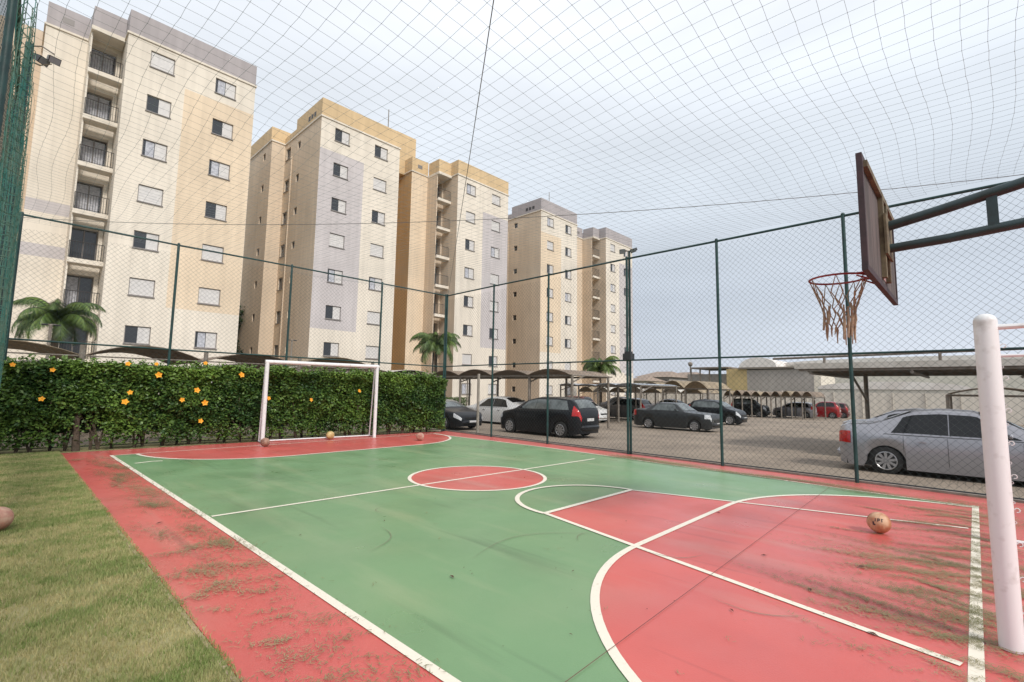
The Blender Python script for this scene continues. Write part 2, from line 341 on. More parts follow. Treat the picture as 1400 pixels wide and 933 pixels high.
# lawn blades and clippings
def blades(name, X, Y, h, w, tint, lay=0, z=0):
    n = len(X); a = rng.uniform(0, 2*PI, n); dx, dy = np.cos(a)*w/2, np.sin(a)*w/2
    lean = rng.normal(0, .45, (n, 2))*h[:, None] if not lay else None
    if lay:
        b = rng.uniform(0, 2*PI, n) if lay == 1 else rng.normal(lay, .5, n); tipx, tipy, tz = X+np.cos(b)*h, Y+np.sin(b)*h, z+rng.uniform(.001, .006, n)
        dx, dy = -np.sin(b)*w/2, np.cos(b)*w/2
    else: tipx, tipy, tz = X+lean[:, 0], Y+lean[:, 1], z+h
    z = np.full(n, z+(.0015 if lay else -.012))
    V = np.stack([np.stack([X-dx, Y-dy, z], 1), np.stack([X+dx, Y+dy, z], 1), np.stack([tipx, tipy, tz], 1)], 1).reshape(-1, 3)
    F = np.arange(3*n).reshape(-1, 3); o = raw(name, V, F, 'blade', tint); o['kind'] = 'stuff'; return o
def field(x, y, s, seed=0):
    r = np.random.default_rng(seed); o = np.zeros_like(x)
    for k in range(8):
        f = s*(1+k*.6); th = r.uniform(0, 2*PI); o += np.sin(x*f*math.cos(th)+y*f*math.sin(th)+r.uniform(0, 6))/(1+k*.4)
    return o/2.2
n = 330000; Y = 1.6+(rng.random(n)**1.7)*13.0; X = rng.uniform(-1.3, .99, n)
f1, f2 = field(X, Y, 2.1, 1), field(X, Y, 6, 2)
keep = rng.random(n) < np.clip(.85+.3*f1+.2*f2, .25, 1); X, Y, f1, f2 = X[keep], Y[keep], f1[keep], f2[keep]
t = np.clip(.52+.26*f1+.34*f2+.34*field(X, Y, 15, 3)+rng.normal(0, .22, len(X)), 0, 1)[:, None]
tint = np.array([[.47, .41, .20]])*(1-t)+np.array([[.21, .28, .08]])*t
o = blades('grass', X, Y, rng.uniform(.006, .021, len(X))*(1+.3*t[:, 0]), .0045+.0007*Y, tint); tag(o, kind='stuff', label='short mown patchy lawn along the red strip', cat='grass')
# soft grass edge spilling over the kerb
pts = []
def cl(cx, cy, sx, sy, k, ang=0):
    u, v = rng.normal(0, sx, k), rng.normal(0, sy, k); c, s = math.cos(R(ang)), math.sin(R(ang)); pts.append(np.stack([cx+u*c-v*s, cy+u*s+v*c], 1))
for q in range(85):
    y = rng.uniform(3.6, 12.8); cl(1.66-abs(rng.normal(0, .22)), y, .03+rng.random()*.06, .25*rng.random()+.08, int(25+rng.random()**2*150), rng.uniform(-10, 25))
for q in range(70): cl(rng.uniform(1.05, 1.62), rng.uniform(2.0, 5.5), .02+.03*rng.random(), .06+.06*rng.random(), int(20+rng.random()*50), rng.uniform(0, 90))
for q in range(150):
    x = 3.6+rng.random()*5.6; y = -.2+abs(rng.normal(0, .42)) if rng.random() < .8 else rng.uniform(-.8, .2)
    cl(x, y, .09+rng.random()*.2, .012+.03*rng.random(), int(60+rng.random()**2*330), rng.uniform(50, 125))
for q in range(34): cl(rng.uniform(4.2, 6.0), rng.uniform(.2, .95), .15+rng.random()*.2, .03, int(60+rng.random()**2*300), rng.uniform(75, 125))
for q in range(75):
    y = rng.uniform(-.3, 6.2); cl(9.42+.085*y+rng.normal(0, .12), y, .25, .035, int(120+rng.random()*260), 88)
for q in range(30): cl(rng.uniform(9.9, 10.25), rng.uniform(-1, 6), .3, .03, 60, 88)
for q in range(90): cl(rng.uniform(1.8, 9), rng.uniform(.6, 12.6), .02, .02, int(1+rng.random()*4))
P = np.concatenate(pts); n = len(P); t = rng.random((n, 1))
t2 = np.clip(.5+.8*field(P[:, 0], P[:, 1], 1.7, 5), 0, 1)[:, None]
tint = (np.array([[.40, .32, .18]])*(1-t)+np.array([[.22, .20, .09]])*t)*(1-t2*.6)+np.array([[.12, .14, .05]])*t2*.6
o = blades('grass_clippings', P[:, 0], P[:, 1], rng.uniform(.015, .055, n), .004+.0006*P[:, 1], tint, 1, .0098)
tag(o, kind='stuff', label='dry cut grass scattered over the painted court', cat='grass clippings')
mb = MB()
for (x, y, a, L) in [(1.3, 6.45, .4, .09), (3.1, 4.9, 1, .05), (4.2, 5.4, .2, .03), (2.6, 3.1, 1.4, .07), (3.4, 2.5, .3, .04), (5.1, 3.0, .7, .04), (6.3, 2.4, 2, .06), (4.4, 1.0, .4, .08), (5.0, 1.5, 2.2, .06), (3.6, 1.3, .9, .05), (2.2, 5.0, .5, .04), (5.3, .8, 2.7, .1), (3.9, .55, 1.2, .07)]+[(rng.uniform(1.1, 9), rng.uniform(.3, 12)**1.0, rng.uniform(0, 3), rng.uniform(.008, .02)) for q in range(70)]+[(rng.uniform(2.5, 6.5), rng.uniform(.3, 3.2), rng.uniform(0, 3), rng.uniform(.008, .028)) for q in range(30)]:
    c, s = math.cos(a), math.sin(a); w = L*.3
    mb.add([(x-c*L/2, y-s*L/2, .0105), (x+s*w/2, y-c*w/2, .0105+L*.1), (x+c*L/2, y+s*L/2, .0105), (x-s*w/2, y+c*w/2, .0105+L*.08)], [(0, 1, 2), (0, 2, 3)])
tag(mb.build('fallen_leaves', mat('dry_leaf', (.10, .045, .03), .9)), 'small dark dry leaves lying on the court', 'leaves', kind='stuff')

# ------------------------------------------------------------------ apartment buildings
FH = 2.75; Y0 = 34.3; EAVE = 21.7; PTOP = 23.05
def wall_grid(mb, o, u, W, Z0, Z1, holes, colour, depth=.13):
    """vertical wall from point o along u (unit), outward normal = u x z; holes = (u0,u1,z0,z1)"""
    u = Vector(u); nrm = u.cross(Vector((0, 0, 1))); o = Vector(o)
    us = sorted({0, W}|{round(h[k], 4) for h in holes for k in (0, 1)}|set(colour[1])); zs = sorted({Z0, Z1}|{round(h[k], 4) for h in holes for k in (2, 3)}|set(colour[2]))
    us = [q for q in us if 0 <= q <= W]; zs = [q for q in zs if Z0 <= q <= Z1]
    P = lambda a, z, d=0: o+u*a-nrm*d+Vector((0, 0, z))
    for i in range(len(us)-1):
        for j in range(len(zs)-1):
            a, b, c, d = us[i], us[i+1], zs[j], zs[j+1]; ma, mc = (a+b)/2, (c+d)/2
            if any(h[0] < ma < h[1] and h[2] < mc < h[3] for h in holes): continue
            mb.add([P(a, c), P(b, c), P(b, d), P(a, d)], [(0, 1, 2, 3)], colour[0](ma, mc))
    for h in holes:
        a, b, c, d = h; m = colour[0]((a+b)/2, (c+d)/2)
        q = [(a, c), (b, c), (b, d), (a, d)]
        for k in range(4):
            (x1, z1), (x2, z2) = q[k], q[(k+1) % 4]
            mb.add([P(x1, z1), P(x1, z1, depth), P(x2, z2, depth), P(x2, z2)], [(0, 1, 2, 3)], m)
def proto_window(w, h, state):
    """window lying in the local XZ plane, facing -Y; state: half / closed / dark / small"""
    root_m = MB(); t = .045
    root_m.box((-w/2-.03, -.15, -h/2-.06), (w/2+.03, .06, -h/2-.002)) if state != 'small' else None        # sill
    for a, b in (((-w/2, 0, -h/2), (-w/2+t, .05, h/2)), ((w/2-t, 0, -h/2), (w/2, .05, h/2)), ((-w/2+t, .001, -h/2), (w/2-t, .05, -h/2+t)), ((-w/2+t, .001, h/2-t), (w/2-t, .05, h/2))): root_m.box(a, b)
    f = root_m.build('window', 'frame')
    if state in ('half', 'halfc'):
        p = MB().box((.0, .004, -h/2+t), (w/2-t, .03, h/2-t)).box((.0, -.004, -h/2+t), (.03, .003, h/2-t)); 
        for k in range(1, 9): p.box((.04, .0005, -h/2+t+(h-2*t)*k/9-.006), (w/2-t-.01, .0035, -h/2+t+(h-2*t)*k/9+.006))
        p.build('shutter', 'shutter', f)
        MB().box((-w/2+t, .03, -h/2+t), (0, .045, h/2-t)).build('pane', 'glass', f)
        if state == 'halfc': MB().box((-w/2+t+.12, .022, -h/2+t), (-.03, .029, h/2-t)).build('curtain', 'curtain', f)
    elif state == 'closed':
        p = MB().box((-w/2+t, .004, -h/2+t), (w/2-t, .03, h/2-t)).box((-.015, -.004, -h/2+t), (.015, .003, h/2-t))
        for k in range(1, 9): p.box((-w/2+t, .0005, -h/2+t+(h-2*t)*k/9-.006), (w/2-t, .0035, -h/2+t+(h-2*t)*k/9+.006))
        p.build('shutter', 'shutter', f)
    elif state == 'dark':
        MB().box((-w/2+t, .03, -h/2+t), (w/2-t, .045, h/2-t)).build('pane', 'glass', f)
        MB().box((-.02, .006, -h/2+t), (.02, .029, h/2-t)).build('mullion', 'frame', f)
    elif state == 'small':
        MB().box((-w/2+t, .03, -h/2+t), (w/2-t, .045, h/2-t)).build('pane', 'glass', f)
        MB().box((-w/2+t, .006, -.012), (w/2-t, .028, .012)).build('mullion', 'frame', f)
    return f
def use(proto, parent, loc, rz=0, first={}):
    k = proto.name
    if not first.get(k): first[k] = 1; o = proto; o.parent = parent
    else: o = dup(proto, parent)
    o.location = loc; o.rotation_euler = (0, 0, rz); return o
WP = {s: proto_window(1.2, 1.0, s) for s in ('half', 'halfc', 'closed')}
WD = proto_window(.85, 1.0, 'dark'); WS = proto_window(.55, .6, 'small')
def proto_balcony(W):
    b = MB().box((0, -.75, -.22), (W, .0, -.02)).box((-.02, -.78, -.20), (W, -.752, .05)); o = b.build('balcony', 'cream')
    r_ = MB(); r_.tube([(0.02, -.7, 1.0), (W-.02, -.7, 1.0)], .022, 5).tube([(0.02, -.7, .12), (W-.02, -.7, .12)], .016, 5)
    r_.tube([(0.02, -.7, 1.0), (0.02, 0, 1.0)], .02, 5).tube([(0.02, -.7, .12), (0.02, 0, .12)], .014, 5)
    k = 13
    for i in range(k+1): x = .02+(W-.04)*i/k; r_.tube([(x, -.7, .0), (x, -.7, 1.0)], .011, 4)
    for i in range(1, 6): r_.tube([(.02, -.7*i/6, .0), (.02, -.7*i/6, 1.0)], .011, 4)
    r_.build('railing', 'rail', o)
    return o
def proto_door(W, kind):
    d = MB().box((.0, .45, .0), (.05, .5, 2.1)).box((W-.05, .45, 0), (W, .5, 2.1)).box((.05, .45, 2.05), (W-.05, .5, 2.1)).box((W/2-.03, .44, 0), (W/2+.03, .5, 2.05))
    o = d.build('balcony_door', 'frame')
    MB().box((.05, .51, 0), (W-.05, .53, 2.05)).build('pane', 'glass', o)
    if kind: MB().box((.08, .503, .05), (W*(.5 if kind == 1 else .95)-.05, .508, 2.0)).build('curtain', 'curtain', o)
    return o
BAL = proto_balcony(1.5); DR = [proto_door(1.2, k) for k in (0, 1, 2)]
def parapet(mb, x0, y0, x1, y1, z0=EAVE, z1=PTOP, t=.15, front=True, mi=0):
    mb.box((x0, y0, z0+.12), (x1, y0+t, z1), mi); mb.box((x0, y1-t, z0+.12), (x1, y1, z1), mi)
    mb.box((x0, y0+t, z0+.12), (x0+t, y1-t, z1), mi); mb.box((x1-t, y0+t, z0+.12), (x1, y1-t, z1), mi)
def building(X0, label, par, panA, panB, conn, side, wingA=True, tower=True, seed=0):
    rr = random.Random(seed)
    B = thing('apartment_building', label, 'building', (X0, Y0, 0))
    mats = ['cream', 'orange', 'lav', 'tan', 'ochre', par]; ix = {k: i for i, k in enumerate(mats)}
    w = MB(); W = 6.85; BASE = -.6
    sillz = lambda k: .5+.5+FH*k         # window centre 1.5 m above each floor
    wins = []
    for wi, xo, pan in ((0, 0, panA), (1, 13.3, panB)):
        xs_ = [1.7, 5.1]; holes = []
        if wi or wingA:
            for k in range(8):
                for xx in xs_: holes.append((xx-.6, xx+.6, 1.0+FH*k, 2.0+FH*k)); wins.append((xo+xx, 1.5+FH*k, pan))
        def cf(a, z, p=pan):
            if p and p[1] < a < p[2] and p[3] < z < p[4]: return ix[p[0]]
            return 0
        wall_grid(w, (xo, 0, 0), (1, 0, 0), W, BASE, EAVE, holes, (cf, set(pan[1:3]) if pan else set(), set(pan[3:5]) if pan else set()))
        # left side wall: front block to y=6.7, then the rear block set out by 1 m
        sh = []
        if wi == 0 and wingA:
            for k in range(8):
                sh += [(6.7-3.9-.275, 6.7-3.9+.275, 1.25+FH*k, 1.85+FH*k), (6.7-6.0-.425, 6.7-6.0+.425, 1.0+FH*k, 2.0+FH*k)]
        sc_ = (lambda a, z: ix[side]), set(), set()  # side walls darker than the fronts, shade put into their colour
        wall_grid(w, (xo, 6.7, 0), (0, -1, 0), 6.7, BASE, EAVE, sh, sc_)
        wall_grid(w, (xo+W, 0, 0), (0, 1, 0), 13, BASE, EAVE, [], sc_)
        if wi == 0:
            wall_grid(w, (xo-1.1, 6.7, 0), (1, 0, 0), 1.1, BASE, EAVE, [], sc_)
            sh2 = [(6.3-1.6-.275, 6.3-1.6+.275, 1.25+FH*k, 1.85+FH*k) for k in range(8)] if wingA else []
            wall_grid(w, (xo-1.1, 13, 0), (0, -1, 0), 6.3, BASE, EAVE, sh2, sc_)
        wall_grid(w, (xo+W, 13, 0), (-1, 0, 0), W+(1.1 if wi == 0 else 0), BASE, EAVE, [], sc_)
        w.box((xo+.02, .02, EAVE-.1), (xo+W-.02, 12.98, EAVE), 3)
        # eave moulding and parapet
        w.box((xo-.07, -.07, EAVE+.002), (xo+W+.07, .16, EAVE+.12), 0); w.box((xo-.07, .161, EAVE+.002), (xo+.1, 6.65, EAVE+.12), 0); w.box((xo+W-.1, .161, EAVE+.002), (xo+W+.07, 13, EAVE+.12), 0)
        parapet(w, xo, 0, xo+W, 4.6, z1=PTOP+.15, mi=5); parapet(w, xo+.003, 4.603, xo+W-.003, 6.9, z1=PTOP-.65, mi=5)
        parapet(w, xo-1.1 if wi == 0 else xo+.003, 6.903, xo+W-.003, 13, z1=PTOP, mi=5)
        if wi == 0: w.box((xo-1.17, 6.63, EAVE+.002), (xo-.07, 6.8, EAVE+.12), 0).box((xo-1.17, 6.801, EAVE+.002), (xo-1.0, 13, EAVE+.12), 0)
    # connector between the wings
    cc = ix[conn]; yc = 2.7
    bands = (lambda a, z: ix['lav'] if (conn == 'cream' and (10.9 < z < 11.6 or 8.4 < z < 9.1)) else cc), set(), {10.9, 11.6, 8.4, 9.1}
    wall_grid(w, (9.95, yc, 0), (1, 0, 0), 1.82, BASE, EAVE, [], bands)
    oc = (lambda a, z: ix['ochre'] if conn == 'orange' else ix['tan']), set(), set()
    wall_grid(w, (9.95, 6, 0), (0, -1, 0), 6-yc, BASE, EAVE, [], oc)
    wall_grid(w, (W, 6, 0), (1, 0, 0), 9.95-W, BASE, EAVE+1.3, [], oc)
    w.box((9.88, yc-.07, EAVE+.002), (11.77, yc+.1, EAVE+.12), 0); w.box((9.88, yc+.101, EAVE+.002), (10.05, 6, EAVE+.12), 0)
    parapet(w, 9.95, yc, 11.80, 6.2, z1=PTOP+.1, mi=5)
    if tower: w.box((8.9, 3.9, EAVE), (11.1, 7.5, EAVE+4.0), ix['parora'] if 'parora' in ix else 1)
    w.box((W+.02, 6.02, BASE), (13.28, 12.9, EAVE+.3), 3)
    # balcony bay
    bx0, bx1 = 11.8, 13.28
    hd = [(.1, 1.3, FH*k+.0, FH*k+2.1) for k in range(8)]
    wall_grid(w, (bx0-.02, 2.15, 0), (1, 0, 0), bx1-bx0+.02, BASE, EAVE, hd, ((lambda a, z: ix['tan'] if conn != 'cream' else 0), set(), set()), .5)
    w.box((bx0-.02, 1.2, BASE), (bx0+.06, 2.148, EAVE), ix['tan'] if conn != 'cream' else 0).box((bx0-.026, 2.149, BASE), (bx0+.06, 2.85, EAVE+.1), ix['tan'] if conn != 'cream' else 0)
    w.box((bx0-.04, .9, EAVE-.12), (bx1+.0, 2.6, EAVE+.12), 0); w.box((bx0, 1.0, EAVE+.121), (bx1, 1.15, PTOP), 5).box((bx0, 1.151, EAVE+.121), (bx0+.15, 2.6, PTOP), 5)
    for k in range(1, 8):
        use(BAL, B, (bx0, 1.75, FH*k)); 
    for k in range(8): use(DR[rr.choice([0, 1, 1, 2])], B, (bx0+.09, 2.15, FH*k))
    w.build('wall', mats, B)
    MB().box((10.6, yc-.012, 22.25), (11.1, yc-.003, 22.6)).build('vent', 'frame', B)
    if wingA:
        v = MB()
        for k in range(3): v.box((-.012, 1.0+.5*k, 22.15), (-.003, 1.35+.5*k, 22.5))
        v.build('vent', 'rail', B)
        MB().tube([(-.07, 5.05, -.4), (-.07, 5.05, 20.2)], .05, 6).build('drain_pipe', 'tan', B)
        for k in range(8):
            use(WS, B, (.09, 3.9, 1.55+FH*k), R(-90)); use(WD, B, (.09, 6.0, 1.5+FH*k), R(-90)); use(WS, B, (-1.01, 8.3, 1.55+FH*k), R(-90))
        MB().box((W+.0, 1.2, -.1), (W+.55, 2.4, .05)).build('side_ledge', 'cream', B) if False else None
        for k in range(1, 8): MB().box((W+.001, 1.0, FH*k-.2), (W+.6, 2.2, FH*k)).build('side_balcony', 'cream', B) if k == 1 else None
    for (x, z, pan) in wins:
        s = rr.choices(['half', 'closed', 'halfc'], [.42, .40, .18])[0]; use(WP[s], B, (x, .085, z))
    return B
bA = building(-9.9, 'leftmost cream apartment block with a peach painted panel and grey lavender roof band', 'parlav', None, ('orange', 2.9, 6.84, 6.0, 19.7), 'cream', 'cream', False, False, 1)
bB = building(14.9, 'middle apartment block with ochre roof band and two lavender painted panels', 'parora', ('lav', .002, 3.6, 5.7, 19.3), ('lav', 3.3, 6.84, 5.5, 19.0), 'orange', 'tan', True, True, 2)
bC = building(40.4, 'farthest apartment block on the right with grey roof band and narrow peach panel', 'parlav', ('orange', .002, 3.7, 5.7, 19.3), ('lav', 3.3, 6.84, 4, 19.0), 'tan', 'tan', True, False, 3)
for (X, Yy, Z, h, B) in ((21.9, 36.6, 23.1, 3.2, bB), (46.3, 38, 23.1, 3.6, bC)):
    MB().tube([(X, Yy, Z-1), (X, Yy, Z+h)], .04, 5).build('mast', 'steel', B); 
for B in (bB, bC):
    for ch in B.children:
        if ch.name.startswith('mast'): ch.location = (-B.location.x, -B.location.y, 0)
# low planted strip along the building foot
# ------------------------------------------------------------------ leaves
def leafcloud(name, P, size, colA, colB, tmix, parent, up=.3, m='leaf', asp=.55):
    n = len(P); d = rng.normal(0, 1, (n, 3)); d /= np.linalg.norm(d, axis=1)[:, None]; d[:, 2] = d[:, 2]*.7-.15
    s = rng.normal(0, 1, (n, 3)); s[:, 2] *= .5; s -= (s*d).sum(1)[:, None]*d/(d*d).sum(1)[:, None]; s /= np.linalg.norm(s, axis=1)[:, None]
    L = size*(.7+.6*rng.random((n, 1))); Wd = L*asp
    V = np.stack([P, P+d*L*.45+s*Wd/2, P+d*L, P+d*L*.45-s*Wd/2], 1).reshape(-1, 3)
    F = np.arange(4*n).reshape(-1, 4); t = np.clip(tmix+rng.normal(0, .18, n), 0, 1)[:, None]
    return raw(name, V, F, m, np.array([colA])*(1-t)+np.array([colB])*t, parent)
def hedge_front(x): return 14.50-.098*x
# hibiscus hedge: x from -1.6 to 10.7
hd = thing('hedge', 'tall clipped dark green flowering hedge behind the far goal', 'hedge', (4.5, 14.5, 0)); 
def at0(o, p): o.parent = p; o.matrix_parent_inverse = Matrix.Translation(-Vector(p.location)); return o
n = 190000; x = rng.uniform(-2.2, 11.0, n); q = rng.random(n)
front = q < .62; topm = (q >= .62) & (q < .80)
z = rng.uniform(.12, 1.93, n); dep = np.where(front, np.abs(rng.normal(0, .085, n)), rng.uniform(0, .95, n)); z = np.where(topm, 1.93-np.abs(rng.normal(0, .07, n)), z)
bulge = .10*field(x*1.0, z*1.4, 3.1, 11)+.05*field(x, z, 8, 12); hz = .06*field(x, x*0, 2.6, 13)+.03*field(x, x*0, 9, 14)
edge = np.clip((11.0-x)/.35, 0, 1)
y = hedge_front(x)+dep-bulge+(1-edge)*.35; z = z*(1+hz*.5)*(1-.05*(1-edge))
low = np.clip((z-.10)/.55, 0, 1); gap = .5+.5*field(x, z*2, 5.5, 15)
keep = (rng.random(n) < np.clip(low**.7*1.3+.10, 0, 1)) & ((z > .55) | (rng.random(n) < gap+.15)) & ~((np.abs(x-1.4) < .28) & (z < .85) & (rng.random(n) < .85))
keep &= rng.random(n) < np.clip(.75+.45*field(x, z, 4.3, 16), .2, 1)
x, y, z, dep = x[keep], y[keep], z[keep], dep[keep]
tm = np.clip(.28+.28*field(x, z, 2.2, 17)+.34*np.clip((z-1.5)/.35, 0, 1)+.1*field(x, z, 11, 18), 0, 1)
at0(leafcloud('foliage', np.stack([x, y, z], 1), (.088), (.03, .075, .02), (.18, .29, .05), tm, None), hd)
n = 30000; x = rng.uniform(-2.2, 10.6, n); z = rng.uniform(.42, 1.8, n)
at0(leafcloud('inner_shade_foliage', np.stack([x, hedge_front(x)+rng.uniform(.35, .75, n), z], 1), .16, (.012, .028, .010), (.03, .06, .016), np.full(n, .4), None), hd)  # leaves coloured much darker, painting the shade inside the hedge
c_x = np.repeat(rng.uniform(-2.2, 10.6, 420), 12); n = len(c_x); x = c_x+rng.normal(0, .035, n); yy_ = np.repeat(rng.uniform(.05, .85, 420), 12)+rng.normal(0, .04, n); top_ = np.repeat(rng.uniform(1.93, 2.11, 420), 12)
at0(leafcloud('young_shoots', np.stack([x, hedge_front(x)+yy_, top_-rng.random(n)*.14], 1), .075, (.06, .13, .03), (.20, .31, .06), np.full(n, .5), None), hd)
st = MB()
for k in range(44):
    x0 = -1.8+12.3*(k+.5)/44+rng.uniform(-.1, .1); y0 = hedge_front(x0)+rng.uniform(.2, .5)
    for b in range(rng.integers(2, 5)):
        a = rng.uniform(0, 2*PI); r_ = rng.uniform(.1, .35)
        st.tube([(x0, y0, -.02), (x0+math.cos(a)*r_*.25, y0+math.sin(a)*r_*.2, .28), (x0+math.cos(a)*r_, y0+math.sin(a)*r_*.6, .75), (x0+math.cos(a)*r_*1.3, y0+math.sin(a)*r_*.8, 1.2)], [.026, .02, .013, .007], 6)
st.tube([(1.25, hedge_front(1.25)+.12, -.02), (1.22, hedge_front(1.2)+.15, .6), (1.3, hedge_front(1.3)+.2, 1.3)], [.075, .06, .05], 8)
at0(st.build('stems', 'trunk', smooth=True), hd)
def ray(px, py): 
    v = fwd*661.2+rt*(px-700)-up*(py-466.5); return v
for (px, py) in [(72, 506), (57, 546), (17, 499), (175, 498), (217, 513), (214, 498), (178, 537), (171, 550), (249, 547), (269, 534), (280, 551), (274, 576), (330, 513), (281, 497), (367, 545), (425, 547), (491, 535)]:
    v = ray(px, py); t = 14.3/v.y; xx = v.x*t; t = (hedge_front(xx)-.12-.12*float(field(np.array([xx]), np.array([1.5]), 3.1, 11)[0]))/v.y; c = Vector((0, 0, 1.5))+v*t
    f = MB(); a0 = rng.uniform(0, 6); tilt = Vector((rng.uniform(-.3, .3), -1, rng.uniform(0, .5))).normalized(); uu = tilt.cross(Vector((0, 0, 1))).normalized(); vv = uu.cross(tilt); s = rng.uniform(.045, .075)*(1 if py > 502 else .75)
    for k in range(5):
        a = a0+2*PI*k/5; d1 = uu*math.cos(a)+vv*math.sin(a); d2 = uu*math.cos(a+.68)+vv*math.sin(a+.68); d3 = uu*math.cos(a-.68)+vv*math.sin(a-.68)
        f.add([c, c+d3*s*.75+tilt*s*.35, c+d1*s*1.15+tilt*s*.25, c+d2*s*.75+tilt*s*.4], [(0, 1, 2, 3)])
    f.tube([c, c+tilt*s*.8], [s*.08, s*.05], 5); at0(f.build('flower', 'petal'), hd)

def palm(label, x, y, ztop, crown, seed, nf=20, zb=0, tr=.12):
    rr = random.Random(seed); T = thing('palm_tree', label, 'palm tree', (x, y, zb))
    h = ztop-zb; p = [(0, 0, -.05), (.05, 0, h*.4), (0, .04, h*.8), (.02, 0, h)]
    MB().tube(p, [tr*1.25, tr, tr*.9, tr*.8], 10).build('trunk', 'trunk', T, True)
    V, F, C = [], [], []; stm = MB()
    for k in range(nf):
        a = 2*PI*k/nf+rr.uniform(-.2, .2); el = rr.uniform(-.05, 1.4); L = crown*rr.uniform(.85, 1.1); pts = []
        d = Vector((math.cos(a), math.sin(a), 0)); p = Vector((0, 0, h)); ang = el
        for i in range(13):
            pts.append(p.copy()); p += (d*math.cos(ang)+Vector((0, 0, 1))*math.sin(ang))*L/12; ang -= .10+.022*i
        stm.tube(pts, [.022*(1-i/14) for i in range(13)], 4)
        sd_ = Vector((-d.y, d.x, 0)); g_ = rr.uniform(.7, 1.2)
        for i in range(1, 13):
            for j in range(7):
                base = pts[i-1].lerp(pts[i], j/7); t = (i+j/7)/13; ll = crown*.30*math.sin(PI*min(1, t*.95+.08))**.7
                tan = (pts[i]-pts[i-1]).normalized()
                for sgn in (-1, 1):
                    dv = (sd_*sgn*.8+tan*.45+Vector((0, 0, -.5-rr.random()*.9))).normalized(); o = len(V); w = tan*.009*crown
                    V += [base-w, base+w, base+dv*ll]; F.append((o, o+1, o+2)); q = rr.random(); C.append([(.05+.09*q)*g_, (.10+.10*q)*g_, .025+.02*q])
    stm.build('frond_stems', 'leaf', T); T.children[-1].data.color_attributes.new('tint', 'FLOAT_COLOR', 'CORNER').data.foreach_set('color', [.16, .18, .05, 1]*len(T.children[-1].data.loops))
    raw('crown', [tuple(v) for v in V], F, 'leaf', np.array(C), T); return T
palm('arching palm with drooping fronds in front of the leftmost building', 1.3, 26, 3.95, 1.95, 1, 27)
palm('bushy palm in front of the middle building behind the hedge end', 23.0, 30.0, 4.7, 2.6, 2, 30)
palm('small palm seen over the far carports below the last building', 45.8, 30.0, 4.0, 3.0, 3, 26, -.6)
def tree(label, x, y, h, rad, seed, zb=-.05, nl=9000, ls=.22, colA=(.03, .06, .02), colB=(.09, .15, .035)):
    rr = np.random.default_rng(seed); T = thing('tree', label, 'tree', (x, y, zb))
    b = MB().tube([(0, 0, 0), (.1, 0, h*.3), (0, .1, h*.6), (.1, 0, h*.9)], [h*.028, h*.022, h*.014, h*.005], 8)
    cs = []
    for k in range(9):
        a = 2*PI*k/9+rr.uniform(-.3, .3); z0 = h*(.28+.06*k); e_ = Vector((math.cos(a)*rad*.7, math.sin(a)*rad*.7, z0+h*.14)); b.tube([(0, 0, z0), e_*.5+Vector((0, 0, z0*.5)), e_], [h*.012, h*.007, h*.003], 5); cs.append(e_)
    b.build('trunk', 'trunk', T, True)
    for k in range(22):
        a = rr.uniform(0, 2*PI); zz = rr.uniform(.3, 1); cs.append(Vector((math.cos(a)*rad*(1.15-zz)*rr.uniform(.5, 1.1), math.sin(a)*rad*(1.15-zz)*rr.uniform(.5, 1.1), h*zz)))
    P = []; tmx = []
    for c in cs:
        k = nl//len(cs); d = rr.normal(0, 1, (k, 3)); d /= np.linalg.norm(d, axis=1)[:, None]; rad2 = rad*.34*rr.uniform(.7, 1.25); P.append(np.array(c)+d*rad2*rr.uniform(.45, 1, (k, 1))); tmx.append(np.full(k, rr.uniform(.15, .8)))
    leafcloud('crown', np.concatenate(P), ls, colA, colB, np.concatenate(tmx), T); return T
tree('tall narrow tree in the gap between the first two buildings', 16.4, 53, 15.2, 3.4, 4, nl=20000, ls=.34)
tree('lower dark tree filling the foot of the gap between buildings', 13.2, 47.5, 8.5, 3.2, 5, nl=12000, ls=.3, colA=(.012, .025, .012), colB=(.04, .07, .022))
lh = thing('low_hedge', 'low green hedge along the foot of the middle building', 'hedge', (22, 32.6, 0))
n = 12000; P = np.stack([rng.uniform(17, 28.5, n), 32.2+rng.random(n)*.9, rng.uniform(-.2, .75, n)], 1)
at0(leafcloud('foliage', P, .13, (.04, .08, .02), (.11, .17, .04), np.full(n, .5), None), lh)

# ------------------------------------------------------------------ fences of the court
PR = .030
def chain(name, a, b, z0, z1, parent, d=.115, r=.0019):
    """diamond wire mesh between two ground points"""
    a, b = np.array(a, float), np.array(b, float); L = np.linalg.norm(b-a); u = (b-a)/L; H = z1-z0; segs = []
    k = np.arange(-H, L+H, d)
    for sgn in (1, -1):
        for s in k:
            # line: x = s + sgn*(z-z0)
            za, zb = 0.0, H; xa, xb = (s, s+H) if sgn == 1 else (s+H, s)
            if sgn == -1: f = lambda z: s+H-z
            else: f = lambda z: s+z
            zs_ = [0, H]; 
            zlo, zhi = 0, H
            if sgn == 1: zlo = max(0, -s); zhi = min(H, L-s)
            else: zlo = max(0, s+H-L); zhi = min(H, s+H)
            if zhi-zlo < .02: continue
            p = [np.append(a+u*np.clip(f(z), 0, L), z0+z) for z in (zlo, zhi)]; segs.append(p)
    w = wires(np.array(segs), r, name, 'wire', parent); return w
